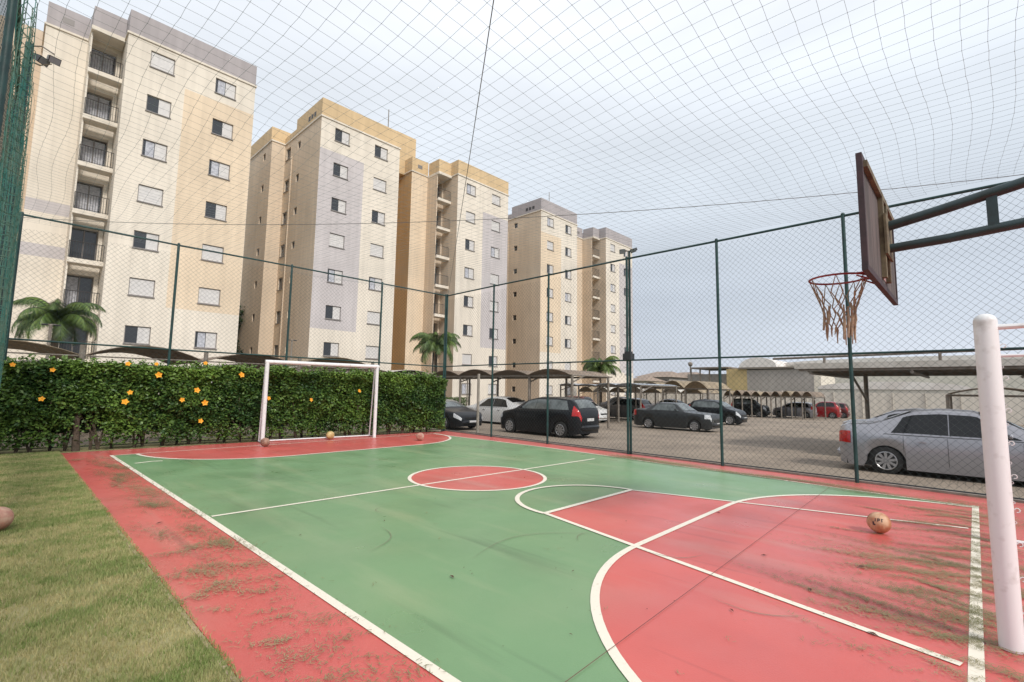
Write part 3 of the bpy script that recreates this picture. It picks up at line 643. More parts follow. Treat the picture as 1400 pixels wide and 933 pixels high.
def fence(label, posts, ztops, corner_first=True, mesh_to=None, mid=2.28):
    F = thing('chain_link_fence', label, 'fence', (0, 0, 0))
    for (x, y), zt in zip(posts, ztops):
        MB().tube([(x, y, -.05), (x, y, zt+.03)], PR, 10).sphere((x, y, zt+.03), PR*1.15, 8, 5).build('post', 'teal', F, True)
    (xa, ya), (xb, yb) = posts[0], posts[-1]
    MB().tube([(x, y, z) for (x, y), z in zip(posts, ztops)], .024, 8).build('top_rail', 'teal', F, True)
    MB().tube([(x, y, mid*z/4.85) for (x, y), z in zip(posts, ztops)], .02, 8).build('middle_rail', 'teal', F, True)
    MB().tube([(x, y, .06) for (x, y), z in zip(posts, ztops)], .012, 6).build('bottom_rail', 'darkpipe', F, True)
    chain('wire_mesh', posts[0], posts[-1], .05, min(ztops), F); return F
yr = [13.72, 11.15, 8.75, 6.12, 3.86, 1.55, -.78, -3.1, -5.4]
fence('tall green chain link fence between the court and the parking lot', [(fx(y), y) for y in yr], [4.86, 4.85, 4.82, 4.8, 4.76, 4.73, 4.70, 4.7, 4.7])
xf = [0.0, 2.85, 5.6, 8.42]; ff = lambda x: 14.95-.112*x
fence('tall green chain link fence rising behind the hedge', [(x, ff(x)) for x in xf]+[(fx(13.72)-.06, 13.74)], [5.16, 5.06, 5.0, 4.92, 4.86], mid=2.27)
lf = [(0.0-.09, 14.9), (-.13, 11.6), (-.16, 8.6), (-.20, 5.6), (-.26, 2.9), (-.33, .2), (-.4, -2.4), (-.4, -5)]
fence('tall green chain link fence edge-on at the left of the lawn', lf, [5.1, 5.1, 5.05, 5.05, 5.0, 5.0, 5, 5])
# side curtain net gathered in folds along the left fence
V, F = [], []
nu, nv = 300, 44; dd = np.linspace(5.6, 14.7, nu)
segs = []
def cpt(d, z): return np.array([-.075+.045*math.sin(d*7.3)+.03*math.sin(d*17+z)-.0042*(14.7-d), d, z])
for z in np.linspace(.9, 5.02, nv):
    P = [cpt(d, z+.03*math.sin(d*9)) for d in dd[::2]]; segs += [[P[i], P[i+1]] for i in range(len(P)-1)]
for d in dd[::3]:
    P = [cpt(d, z) for z in np.linspace(.9, 5.02, 16)]; segs += [[P[i], P[i+1]] for i in range(15)]
cn = wires(np.array(segs), .0035, 'side_curtain_net', 'tealnet'); tag(cn, 'dense teal netting hanging in folds at the left edge of the court', 'net')

# overhead net
def nh(x, y):
    e_ = math.sin(PI*min(1, max(0, (x+.05)/10.8)))*math.sin(PI*min(1, max(0, (y+6)/20.6)))
    return 4.86-.30*e_**.6+.018*math.sin(x*1.9+1.3*math.sin(y*.8))+.018*math.sin(y*2.3+x*.7)
c_ = .168; xs = np.arange(-.04, 10.9, c_); ys = np.arange(-5.5, 14.2, c_); segs = []; kn = []
def np3(x, y): 
    jx, jy = .035*math.sin(y*1.7+x*.6)+.003*math.sin(x*31+y*17), .035*math.sin(x*1.5+y*.5)+.003*math.sin(x*23-y*29); return np.array([x+jx, y+jy, nh(x, y)])
G = [[np3(x, y) if (x < fx(y) and y < ff(x)) else None for y in ys] for x in xs]
for i in range(len(xs)):
    for j in range(len(ys)):
        if G[i][j] is None: continue
        kn.append(G[i][j])
        if i+1 < len(xs) and G[i+1][j] is not None: segs.append([G[i][j], G[i+1][j]])
        if j+1 < len(ys) and G[i][j+1] is not None: segs.append([G[i][j], G[i][j+1]])
NT = thing('overhead_net', 'square mesh net stretched over the whole court', 'net', (0, 0, 0))
wires(np.array(segs), .0015, 'mesh_cords', 'net', NT)
K = np.array(kn); s_ = .0045; dirs = np.array([[1, 0, 0], [0, 1, 0], [-1, 0, 0], [0, -1, 0], [0, 0, 1], [0, 0, -1]])*s_
V = (K[:, None, :]+dirs[None]).reshape(-1, 3); o = np.arange(len(K))[:, None]*6
F = np.stack([o+np.array([[a, b, c]]) for a, b, c in ((0, 1, 4), (1, 2, 4), (2, 3, 4), (3, 0, 4), (1, 0, 5), (2, 1, 5), (3, 2, 5), (0, 3, 5))], 1).reshape(-1, 3)
raw('knots', V, F, 'net', parent=NT)
def cable(label, a, b, sag, r=.006):
    a, b = Vector(a), Vector(b); p = [a.lerp(b, i/30)-Vector((0, 0, 4*sag*(i/30)*(1-i/30))) for i in range(31)]
    tag(MB().tube(p, r, 5).build('support_cable', 'cable'), label, 'cable')
cable('steel cable running up from the far fence corner across the overhead net', (fx(13.7), 13.7, 4.9), (-1.9, -3.2, 5.15), .12, .0055)
cable('thin sagging cable crossing under the overhead net from left to right', (-.05, 14.8, 5.05), (fx(-1), -.9, 4.75), .42, .005)

# flood lights
def flood(T, x, y, z, az, s=.2):
    d = Vector((math.cos(az), math.sin(az), -.55)).normalized(); c = Vector((x, y, z)); u = Vector((-math.sin(az), math.cos(az), 0)); w = d.cross(u)
    b = MB(); k = s
    f = [c+u*sx*k*.62+w*sy*k*.45+d*.05 for sx, sy in ((-1, -1), (1, -1), (1, 1), (-1, 1))]; r_ = [c+u*sx*k*.4+w*sy*k*.28-d*.09 for sx, sy in ((-1, -1), (1, -1), (1, 1), (-1, 1))]
    b.add(f+r_, [(0, 1, 2, 3), (7, 6, 5, 4), (0, 4, 5, 1), (1, 5, 6, 2), (2, 6, 7, 3), (3, 7, 4, 0)]); h = b.build('lamp_head', 'lamp', T)
    g_ = [c+u*sx*k*.54+w*sy*k*.37+d*.054 for sx, sy in ((-1, -1), (1, -1), (1, 1), (-1, 1))]; MB().add(g_, [(0, 1, 2, 3)]).build('lens', 'lampglass', h)
L1 = thing('floodlight', 'pair of dark floodlights on a thin bracket beside the leftmost building', 'floodlight', (0, 0, 0))
MB().tube([(-.1, 7.5, .0), (-.1, 7.5, 5.3)], .035, 8).build('pole', 'teal', L1, True)
MB().tube([(-.1, 7.5, 5.27), (.0, 7.46, 5.30), (.1, 7.34, 5.20)], .008, 6).tube([(-.1, 7.5, 5.1), (.0, 7.42, 5.05), (.09, 7.35, 5.08)], .007, 6).build('bracket', 'steel', L1, True)
flood(L1, .10, 7.34, 5.13, R(-75), .085); flood(L1, .0, 7.42, 5.12, R(-50), .09)
L2 = thing('floodlight', 'pair of grey floodlights on the post with the junction box', 'floodlight', (0, 0, 0)); px_, py_ = fx(6.05)+.055, 6.075
MB().tube([(px_, py_, 0), (px_, py_, 5.0)], .03, 8).build('pole', 'teal', L2, True)
MB().tube([(px_-.12, py_+.16, 5.0), (px_+.1, py_-.14, 5.0)], .016, 6).build('bracket', 'steel', L2, True)
flood(L2, px_-.10, py_+.13, 5.0, R(205), .12); flood(L2, px_+.0, py_-.12, 5.0, R(160), .11)
tag(MB().box((px_-.13, py_-.09, 2.26), (px_+.05, py_+.13, 2.42)).box((px_-.1, py_-.06, 2.421), (px_+.02, py_+.1, 2.47)).build('junction_box', 'lamp'), 'dark electric box clamped on a fence post at mid rail', 'junction box')

# ------------------------------------------------------------------ far goal
FG = thing('goal_frame', 'white football goal standing before the flowering hedge', 'goal', (6.35, 13.4, 0))
gA, gB, gh = Vector((4.80, 13.50, 0)), Vector((7.87, 13.18, 0)), 2.13; rr_ = .051; du = (gB-gA).normalized(); dn = Vector((-du.y, du.x, 0))
for p in (gA, gB): at0(MB().tube([p, p+Vector((0, 0, gh))], rr_, 16).build('post', 'white', smooth=True), FG)
at0(MB().tube([gA+Vector((0, 0, gh))-du*rr_, gB+Vector((0, 0, gh))+du*rr_], rr_, 16).build('crossbar', 'white', smooth=True), FG)
for p in (gA, gB): at0(MB().tube([p+Vector((0, 0, gh-.04)), p+dn*.16+Vector((0, 0, gh-.06)), p+dn*.36+Vector((0, 0, .03)), p+Vector((0, 0, .03))], .02, 8).build('stay', 'white', smooth=True), FG)
at0(MB().tube([gA+dn*.36+Vector((0, 0, .03)), gB+dn*.36+Vector((0, 0, .03))], .02, 8).build('base_bar', 'white', smooth=True), FG)
# near goal
NG = thing('goal_frame', 'white football goal in the right foreground under the basketball arm', 'goal', (5.8, -.1, 0))
def dome(x, y, h, r): 
    m_ = MB(); z = [0]+[h-r*.9]+[h-r*.9+r*.9*math.sin(t*PI/12) for t in range(1, 7)]; q = [r, r]+[max(.002, r*math.cos(t*PI/12)) for t in range(1, 7)]
    return m_.tube([(x, y, k) for k in z], q, 28)
pA, pB = (4.30, -.075), (7.30, -.155)
for p in (pA, pB):
    o = at0(dome(*p, 2.03, .058).build('post', 'white', smooth=True), NG)
    for k in range(9):
        z = .22+k*.2; a = [(p[0]-.004+.02*math.cos(t)*0, p[1]-.058-.014+.012*math.cos(t), z+.012*math.sin(t)) for t in np.linspace(0, 1.6*PI, 9)]
        h = MB().tube(a, .0028, 5).build('net_hook', 'white'); at0(h, NG)
    at0(MB().tube([(p[0], p[1]-.05, 1.94), (p[0], p[1]-.6, 1.94), (p[0], p[1]-1.0, .03), (p[0], p[1]-.03, .03)], .018, 8).build('stay', 'white', smooth=True), NG)
at0(MB().tube([(pA[0], pA[1], 1.90), (pB[0], pB[1], 1.90)], .045, 14).build('crossbar', 'white', smooth=True), NG)
at0(MB().tube([(pA[0], pA[1]-1.0, .03), (pB[0], pB[1]-1.0, .03)], .018, 8).build('base_bar', 'white', smooth=True), NG)

# ------------------------------------------------------------------ basketball hoop
HB = thing('basketball_hoop', 'weathered basketball board with red ring and torn net on a dark pipe arm', 'basketball hoop', (5.7, -1.9, 0))
BY = .57; bx0, bx1, bz0, bz1 = 4.63, 6.70, 2.485, 3.455
bd = MB(); k = 5
for i in range(k):
    a, b = bx0+.05+(bx1-bx0-.1)*i/k, bx0+.05+(bx1-bx0-.1)*(i+1)/k-.006; bd.box((a, BY-.012, bz0+.05), (b, BY+.012, bz1-.05))
board = at0(bd.build('backboard', 'board'), HB)
e_ = MB().box((bx0, BY-.02, bz0), (bx1, BY+.022, bz0+.05)).box((bx0, BY-.02, bz1-.05), (bx1, BY+.022, bz1)).box((bx0, BY-.021, bz0+.05), (bx0+.05, BY+.021, bz1-.05)).box((bx1-.05, BY-.021, bz0+.05), (bx1, BY+.021, bz1-.05))
at0(e_.build('board_edge', 'boardedge'), HB)
bt = MB().box((5.52, BY-.05, bz0+.10), (5.60, BY-.013, bz1-.06)).box((5.80, BY-.05, bz0+.10), (5.88, BY-.013, bz1-.06)).box((bx0+.05, BY-.048, bz1-.11), (bx1-.05, BY-.014, bz1-.055)).box((5.50, BY-.07, 2.80), (5.92, BY-.051, 3.18))
at0(bt.build('batten', 'batten'), HB)
st_ = MB().box((5.62, BY-.0165, 2.58), (5.78, BY-.013, 2.86))
at0(st_.build('sticker', 'sticker'), HB)
def arm(a, bp, c, d, r): return MB().tube([a, bp, c, d], r, 16)
up_ = [(5.70, BY-.05, 3.10), (5.70, .1, 3.175), (5.70, -.42, 3.28), (5.70, -1.0, 3.38), (5.70, -1.55, 3.40), (5.70, -1.85, 3.28), (5.70, -1.93, 3.05), (5.70, -1.95, 2.4), (5.7, -1.95, 0)]
at0(MB().tube(up_, .046, 16).build('upper_arm', 'darkpipe', smooth=True), HB)
at0(MB().tube([(5.70, BY-.05, 2.885), (5.70, .1, 2.90), (5.70, -.42, 2.94), (5.7, -1.93, 3.0)], .042, 16).build('lower_arm', 'darkpipe', smooth=True), HB)
at0(MB().box((5.672, -.235, 2.93), (5.728, -.165, 3.235)).build('brace', 'darkpipe'), HB)
# ring
rc = Vector((5.70, .93, 2.655)); rr_ = .245
ring = at0(MB().tube([(rc.x+rr_*math.cos(t), rc.y+rr_*math.sin(t), rc.z) for t in np.linspace(0, 2*PI, 41)], .010, 8, False).build('ring', 'rimred', smooth=True), HB)
for q in ([(5.55, BY+.02, 2.56), (5.60, .76, 2.65)], [(5.85, BY+.02, 2.56), (5.80, .76, 2.65)], [(5.52, BY+.02, 2.655), (5.52, .79, 2.655)], [(5.88, BY+.02, 2.655), (5.88, .79, 2.655)]): at0(MB().tube(q, .008, 6).build('ring_bracket', 'rimred'), HB)
# torn net: long loops at the top, frayed knots lower down
nt = MB(); rr2 = random.Random(3); nk = 12; rows = [(0, 1), (.16, .74), (.25, .62), (.33, .56), (.41, .52), (.49, .50)]
def npnt(i, j, half=0):
    a = 2*PI*(i+half)/nk+.1; dz, s = rows[j]; rag = rr2.uniform(-.012, .012); return Vector((rc.x+rr_*s*math.cos(a)+rag+.02*j*.3, rc.y+rr_*s*math.sin(a)+rag, rc.z-dz+rr2.uniform(-.015, .015)))
for i in range(nk):
    prev = None; tornf = (i in (4, 5, 7)); lastrow = 3 if tornf else 5
    if i % 2 == 0 or not tornf:
        pts_ = [[npnt(i, j, .5*(j % 2)) for j in range(lastrow+1)]]
        p0 = Vector((rc.x+rr_*math.cos(2*PI*i/nk+.1), rc.y+rr_*math.sin(2*PI*i/nk+.1), rc.z)); pts_[0][0] = p0
        nt.tube(pts_[0], [.0035]+[.006]*(lastrow), 5)
        q_ = [p0]+[npnt(i-1, j, .5*(j % 2)) if j % 2 else npnt(i, j) for j in range(1, lastrow+1)]
        nt.tube(q_, [.0035]+[.006]*(lastrow), 5)
        e0 = pts_[0][-1]; nt.tube([e0, e0+Vector((.01, 0, -.05-rr2.random()*.12))], [.009, .005], 5)
        e1 = q_[-1]; nt.tube([e1, e1+Vector((0, .01, -.04-rr2.random()*.1))], [.009, .005], 5)
for (a, s, d0, d1) in ((3.6, .5, .28, .62), (3.9, .5, .3, .6), (4.3, .48, .26, .58), (4.9, .5, .22, .6), (2.3, .62, .3, .52), (2.7, .6, .28, .46)):
    x_, y_ = rc.x+rr_*s*math.cos(a), rc.y+rr_*s*math.sin(a); nt.tube([(x_, y_, rc.z-d0), (x_+.01, y_, rc.z-(d0+d1)/2), (x_, y_+.01, rc.z-d1)], [.007, .013, .009], 6)
at0(nt.build('ring_net', 'cord'), HB)

# ------------------------------------------------------------------ balls
def ball(label, x, y, r, c1, c2, c3, z=0, marks=False):
    m_ = mat('ball_skin', c1, .55, c2, 9, 5, bump=.25, bscale=160, lo=.42, hi=.6, col3=c3, s3=7)
    o = MB().sphere((0, 0, 0), r, 32, 20).build('football', m_, smooth=True, at=(x, y, r+z+.004)); tag(o, label, 'ball')
    sm = MB()
    for k in range(3):      # seam grooves of the panels
        ax = [Vector((1, .2, .1)), Vector((.1, 1, .3)), Vector((.2, -.3, 1))][k].normalized(); uu = ax.cross(Vector((.3, .5, .8))).normalized(); vv = ax.cross(uu)
        sm.tube([(uu*math.cos(t)+vv*math.sin(t))*(r*.9965) for t in np.linspace(0, 2*PI, 33)], r*.012, 4, False)
    sm.build('seam', 'cord', o)
    if marks:
        mk = MB(); vdir = (Vector((0, 0, 1.5))-Vector(o.location)).normalized(); vdir.z -= .05; vdir.normalize(); uu = Vector((0, 0, 1)).cross(vdir).normalized(); vv = vdir.cross(uu)
        def bar(a, b, c, d):
            P_ = []
            for (s, t) in ((a, b), (c, b), (c, d), (a, d)): P_.append((vdir+uu*s+vv*t).normalized()*(r*1.012))
            mk.add(P_, [(0, 1, 2, 3)])
        for q in ((-.34, .12, -.26, .46), (-.14, .12, -.05, .46), (-.05, .34, .10, .46), (.04, .22, .10, .34), (-.05, .22, .04, .29), (.2, .10, .29, .46), (.29, .38, .4, .46), (-.6, -.28, -.42, .1), (-.42, -.28, -.3, -.12)): bar(*q)
        mk.build('print', 'boardedge', o)
    return o
ball('pale scuffed ball on the lawn at the left edge', (.085), 7.20, .118, (.56, .36, .26), (.48, .22, .16), (.30, .10, .08))
ball('worn brown ball beside the left post of the far goal', 4.60, 12.75, .108, (.34, .20, .14), (.20, .10, .07), (.45, .34, .25))
ball('yellowish ball behind the goal line inside the far goal', 6.60, 13.42, .115, (.62, .48, .22), (.45, .30, .12), (.6, .5, .35))
ball('reddish brown ball on the red area right of the far goal', 8.40, 11.60, .112, (.50, .27, .20), (.36, .13, .10), (.55, .4, .32))
ball('worn pink and yellow ball with dark print on the near red area', 6.745, .84, .110, (.58, .36, .22), (.42, .17, .08), (.24, .035, .025), marks=True)

# ------------------------------------------------------------------ cars (local: x forward, y left, z up; origin on ground at the middle)
def car(label, kind, paintm, x, y, rz, L=4.0, W=1.6, H=1.42, wheel=.30, detail=True, name='parked_car', z=None, group=None):
    """kind: sedan / hatch / boxy / suv / van"""
    gm = 'glasslight' if paintm in ('p_black', 'p_dgrey') else 'carglass'
    T = thing(name, label, 'car', (x, y, gz(x) if z is None else z), rz, group)
    h = L/2
    # stations (fraction of length from rear): hood/roof height and belt height
    prof = dict(
        sedan=[(-1, .62), (-.985, .70), (-.93, .735), (-.70, .755), (-.62, .80), (-.36, .965), (-.15, 1), (.10, .985), (.28, .90), (.52, .70), (.60, .665), (.85, .60), (.96, .50), (1, .40)],
        hatch=[(-1, .50), (-.985, .66), (-.95, .72), (-.88, .86), (-.78, .965), (-.5, 1), (0, .995), (.22, .93), (.50, .70), (.58, .665), (.84, .60), (.96, .50), (1, .38)],
        boxy=[(-1, .60), (-.99, .70), (-.97, .73), (-.62, .745), (-.56, .80), (-.38, .97), (-.3, 1), (.06, 1), (.14, .97), (.36, .72), (.40, .69), (.97, .63), (.985, .60), (1, .44)],
        suv=[(-1, .50), (-.985, .64), (-.95, .74), (-.88, .92), (-.80, .985), (-.5, 1), (.05, 1), (.22, .95), (.44, .72), (.50, .69), (.86, .63), (.97, .54), (1, .40)])[kind]
    gh_ = dict(sedan=(-.62, .52), hatch=(-.95, .50), boxy=(-.56, .36), suv=(-.95, .44))[kind]
    belt = dict(sedan=.605, hatch=.665, boxy=.70, suv=.68)[kind]; ground = .13 if kind != 'suv' else .16
    PX = np.array([p[0] for p in prof])*h; PZ = np.array([p[1] for p in prof])*H
    wx = dict(sedan=(-.58, .62), hatch=(-.62, .64), boxy=(-.55, .62), suv=(-.60, .64))[kind]; wxr, wxf = wx[0]*h, wx[1]*h; arch = wheel*1.17
    hr = 0 if kind == 'boxy' else .06
    def top(xx): 
        zt = np.interp(xx, PX, PZ)
        if kind != 'boxy': zt = (np.interp(xx-hr, PX, PZ)+2*zt+np.interp(xx+hr, PX, PZ))/4 if abs(xx) < h-hr else zt
        return float(zt)
    def halfw(xx):
        t = abs(xx)/h; k = 4.5 if kind != 'boxy' else 9; return W/2*(1-.20*t**k*1.0-(.0 if t < .9 else (.16 if kind != 'boxy' else .05)*((t-.9)/.1)**2))
    def low(xx):
        z_ = ground+.04*max(0, (abs(xx)/h-.85)/.15)
        for w_ in (wxr, wxf):
            d = abs(xx-w_)
            if d < arch: z_ = max(z_, wheel+math.sqrt(arch*arch-d*d)-.02)
        return z_
    def sect(xx, u):
        """u 0..1: 0 = roof centre, .45 roof edge, .62 belt, 1 sill"""
        zt = top(xx); hw = halfw(xx); zl = low(xx); zb = min(belt*H, zt-.035*H) if zt > belt*H else zt-.03
        cab = max(0, min(1, (zt-belt*H)/(H-belt*H))); tum = .20*W*.5*cab*2*.62
        re = hw*.985-tum-.02; crown = .035*H*(.5+.5*cab)
        if u <= .45: t = u/.45; return re*t, zt-crown*t**2.5
        if u <= .62: t = (u-.45)/.17; zz = zt-crown; return re+(hw*.985-re)*t**.9, zz+(zb-zz)*t
        t = (u-.62)/.38; zz = zb+(zl-zb)*t; bul = math.sin(PI*min(1, t*1.05)**.8)*.022*W; return hw*.985+bul-.03*max(0, t-.8), zz
    us = [0, .11, .22, .32, .40, .45, .50, .56, .62, .66, .72, .80, .88, .94, 1]
    xsn = sorted(set([round(float(v), 4) for v in np.linspace(-h, h, 46)]+[round(float(p), 4) for p in PX]+[round(w_+arch*math.cos(t), 4) for w_ in (wxr, wxf) for t in np.linspace(0, PI, 15)]))
    b = MB(); vs = []; fs = []; cols = [(-u) for u in us[:0:-1]]+us; nc = len(cols)
    for xx in xsn:
        for u in cols: yy, zz = sect(xx, abs(u)); vs.append((xx, yy if u >= 0 else -yy, zz))
    for i in range(len(xsn)-1):
        for j in range(nc-1): fs.append((i*nc+j, (i+1)*nc+j, (i+1)*nc+j+1, i*nc+j+1))
    fs.append(tuple(range(nc))); fs.append(tuple((len(xsn)-1)*nc+k for k in range(nc))[::-1]); b.add(vs, fs)
    body = b.build('body', paintm, T, True)
    # underbody and arch liners
    MB().box((-h*.93, -W*.42, ground+.02), (h*.93, W*.42, .45*H)).build('underbody', 'black', T)
    def patch(corners, nx=10, nu=4, off=.006):
        """corners: (x0,u0),(x1,u1) top / bottom lines: [(xA,uA),(xB,uB),(xC,uC),(xD,uD)] A-B bottom, D-C top; returns vs, fs for side sgn"""
        out = []
        for sgn in (1, -1):
            v_, f_ = [], []
            for i in range(nx+1):
                for j in range(nu+1):
                    s, t = i/nx, j/nu; A, B_, C, D = corners
                    xx = (A[0]*(1-s)+B_[0]*s)*(1-t)+(D[0]*(1-s)+C[0]*s)*t; u = (A[1]*(1-s)+B_[1]*s)*(1-t)+(D[1]*(1-s)+C[1]*s)*t
                    yy, zz = sect(xx, u); v_.append((xx, (yy+off)*sgn, zz+off*.3))
            for i in range(nx):
                for j in range(nu): q = (i*(nu+1)+j, (i+1)*(nu+1)+j, (i+1)*(nu+1)+j+1, i*(nu+1)+j+1); f_.append(q)
            out.append((v_, f_))
        return out
    def xat(z_, a, c):   # x where the top line crosses height z between a and c
        xs_ = np.linspace(a, c, 60); v_ = [abs(top(q)-z_) for q in xs_]; return float(xs_[int(np.argmin(v_))])
    g0, g1 = gh_[0]*h, gh_[1]*h; zt_ = H*.90; 
    rear_b = g0+.03*L*.5 if kind in ('sedan', 'boxy') else g0+.10*h; fr_b = g1-.05*L
    rt_ = {'sedan': -.45, 'hatch': -.72, 'boxy': -.36, 'suv': -.76}[kind]*h; ft_ = {'sedan': .10, 'hatch': .16, 'boxy': .07, 'suv': .16}[kind]*h
    midx = {'sedan': -.08, 'hatch': -.02, 'boxy': -.06, 'suv': -.04}[kind]*h
    ps = [((rear_b+.06*h, .605), (midx-.002*L, .61), (midx-.002*L, .47), (rt_+.02*h, .47)), ((midx+.002*L, .61), (fr_b, .61), (ft_+.03*h, .47), (midx+.002*L, .47))]
    for q in ps:
        for (v_, f_) in patch(q): MB().add(v_, f_).build('side_window', gm, T, True)
    # windscreen and rear glass
    def glass(x0, x1, nm):
        v_, f_ = [], []; nx, ny = 8, 10
        for i in range(nx+1):
            for j in range(ny+1):
                xx = x0+(x1-x0)*i/nx; s = (j/ny*2-1)*.40; yy, zz = sect(xx, abs(s)); v_.append((xx, yy if s >= 0 else -yy, zz+.007))
        for i in range(nx):
            for j in range(ny): q = (i*(ny+1)+j, (i+1)*(ny+1)+j, (i+1)*(ny+1)+j+1, i*(ny+1)+j+1); f_.append(q)
        o_ = MB().add([(a+(.006 if nm == 'windscreen' else -.006), b_, c) for a, b_, c in v_], f_).build(nm, gm, T, True)
    glass({'sedan': .14, 'hatch': .24, 'boxy': .12, 'suv': .22}[kind]*h, {'sedan': .48, 'hatch': .47, 'boxy': .35, 'suv': .42}[kind]*h, 'windscreen')
    if kind in ('sedan', 'boxy'): glass({'sedan': -.60, 'boxy': -.55}[kind]*h, {'sedan': -.37, 'boxy': -.39}[kind]*h, 'rear_window')
    else: glass(-.942*h, -.81*h, 'rear_window')
    # wheels
    for wx_ in (wxr, wxf):
        for sgn in (1, -1):
            yw = sgn*(W/2-.095); w_ = MB().tube([(wx_, yw-.085, wheel-.0), (wx_, yw-.075, wheel), (wx_, yw+.075, wheel), (wx_, yw+.085, wheel)], [wheel*.90, wheel, wheel, wheel*.90], 28).build('wheel', 'rubber', T, True)
            m_ = MB(); yo = yw+sgn*.086; r_ = wheel*.66
            m_.tube([(wx_, yo-sgn*.02, wheel), (wx_, yo+sgn*.003, wheel)], [r_, r_], 24)
            m_2 = MB()
            ns = 9 if detail else 5
            for k in range(ns):
                a = 2*PI*k/ns+.2; c, s = math.cos(a), math.sin(a); wv = r_*.10
                P_ = [(r_*.12, -wv), (r_*.95, -wv*1.5), (r_*.95, wv*1.5), (r_*.12, wv)]; q = [(wx_+a1*c-b1*s, yo+sgn*.012, wheel+a1*s+b1*c) for a1, b1 in P_]; q2 = [(a1, yo+sgn*.004, c1) for a1, _, c1 in q]
                m_2.add(q+q2, [(0, 1, 2, 3), (7, 6, 5, 4), (0, 4, 5, 1), (1, 5, 6, 2), (2, 6, 7, 3), (3, 7, 4, 0)])
            m_2.tube([(wx_+r_*.97*math.cos(t), yo+sgn*.008, wheel+r_*.97*math.sin(t)) for t in np.linspace(0, 2*PI, 25)], r_*.06, 5, False).cyl((wx_, yo+sgn*.01, wheel), (0, 1, 0), r_*.17, .02, 12)
            m_.build('hub_disc', 'black', w_); m_2.build('rim', 'rimm', w_)
    # lights, plates, mirrors, handles, seams
    for sgn in (1, -1):
        def wrap(x0, x1, u0, u1, nm, mt, off=.009):
            v_, f_ = [], []; nx, nu_ = 6, 4
            for i in range(nx+1):
                for j in range(nu_+1):
                    xx = x0+(x1-x0)*i/nx; u = u0+(u1-u0)*j/nu_; yy, zz = sect(xx, u); v_.append((xx+(off if x0 > 0 else -off)*.6, (yy+off)*sgn, zz))
            for i in range(nx):
                for j in range(nu_): f_.append((i*(nu_+1)+j, (i+1)*(nu_+1)+j, (i+1)*(nu_+1)+j+1, i*(nu_+1)+j+1))
            MB().add(v_, f_).build(nm, mt, T, True)
        if kind in ('hatch', 'suv'): wrap(-h*.999, -h*.86, .50, .70, 'tail_light', 'tail')
        else: wrap(-h*.999, -h*.88, .60, .75, 'tail_light', 'tail')
        wrap(h*.86, h*.995, .60, .73, 'headlight', 'headl')
        zb_ = H*.36
        mx_ = fr_b-.04*L; yy, zz = sect(mx_, .6); MB().sphere((mx_, sgn*(yy+.07), zz+.05), .065, 10, 7, (.6, 1.15, .85)).box((mx_-.02, min(sgn*yy, sgn*(yy+.05)), zz+.01), (mx_+.02, max(sgn*yy, sgn*(yy+.05)), zz+.04)).build('mirror', paintm, T, True)
        for hx in (midx-.10*L, midx+.13*L):
            yy, zz = sect(hx, .69); MB().box((hx-.06, min(sgn*(yy-.01), sgn*(yy+.025)), zz-.012), (hx+.06, max(sgn*(yy-.01), sgn*(yy+.025)), zz+.012)).build('door_handle', paintm if detail else 'black', T)
        sm = MB()
        for hx in (midx-.006*L, fr_b+.0*L, rear_b+.16*h):
            if abs(hx-wxr) < arch*.8: 
                continue
            P_ = []
            for u in (.64, .7, .78, .86, .93): yy, zz = sect(hx, u); P_.append((hx, sgn*(yy+.001), zz))
            sm.tube(P_, .0035, 4)
        P_ = []
        for hx in np.linspace(rear_b, fr_b, 12): yy, zz = sect(hx, .625); P_.append((hx, sgn*(yy+.002), zz))
        sm.tube(P_, .006, 4); sm.build('door_seam', 'black', T)
    # bumpers follow the body end
    for sg, nm in ((-1, 'rear_bumper'), (1, 'front_bumper')):
        pts_ = []
        for k in np.linspace(-1, 1, 13):
            ww = halfw(sg*h*.97); yy = ww*.93*k; pts_.append((sg*(h+.01-.10*abs(k)**5), yy, .26*H))
        MB().tube(pts_, [.03*H]+[.068*H]*11+[.03*H], 8).build(nm, 'black' if (kind == 'boxy') else paintm, T, True)
    MB().box((-h-.02, -.2, .42*H), (-h+.02, .2, .49*H)).build('rear_plate', 'plate', T); MB().box((h-.0, -.2, .26*H), (h+.088, .2, .32*H)).build('front_plate', 'plate', T)
    MB().box((h*.985, -W*.2, .36*H), (h+.012, W*.2, .42*H)).build('grille', 'black', T)
    return T
def ycar(label, kind, p, X, ya, yb, toward, **k):
    """near side at plane X, from ya to yb; toward +1 = nose to +Y"""
    L = yb-ya; W = k.pop('W', 1.58); return car(label, kind, p, X+W/2, (ya+yb)/2, R(90) if toward > 0 else R(-90), L=L, W=W, **k)
def pay(px, X):  # y on the plane x = X seen at picture column px near the horizon
    v = ray(px, 570); return v.y*X/v.x
ycar('silver saloon parked nearest behind the right fence', 'sedan', 'p_silver', 13.0, pay(1400, 13.0)-1.15, pay(1143, 13.0), -1, H=1.40, wheel=.285)
ycar('second silver saloon hidden behind the nearest silver one', 'sedan', 'p_silver', 15.9, pay(1400, 15.9)-.2, pay(1147, 15.9), -1, H=1.38, wheel=.29)
ycar('black hatchback with red tail lamp right of the hedge', 'hatch', 'p_black', 13.6, pay(789, 13.6), pay(679, 13.6), 1, H=1.43, wheel=.285)
ycar('black car mostly hidden by the end of the hedge', 'sedan', 'p_black', 12.3, pay(652, 12.3)+1.15, pay(652, 12.3)+5.4, -1, H=1.22, wheel=.27, detail=False)
ycar('pale silver saloon parked behind the black hatchback', 'sedan', 'p_white', 16.8, pay(716, 16.8), pay(628, 16.8), 1, H=1.38, detail=False)
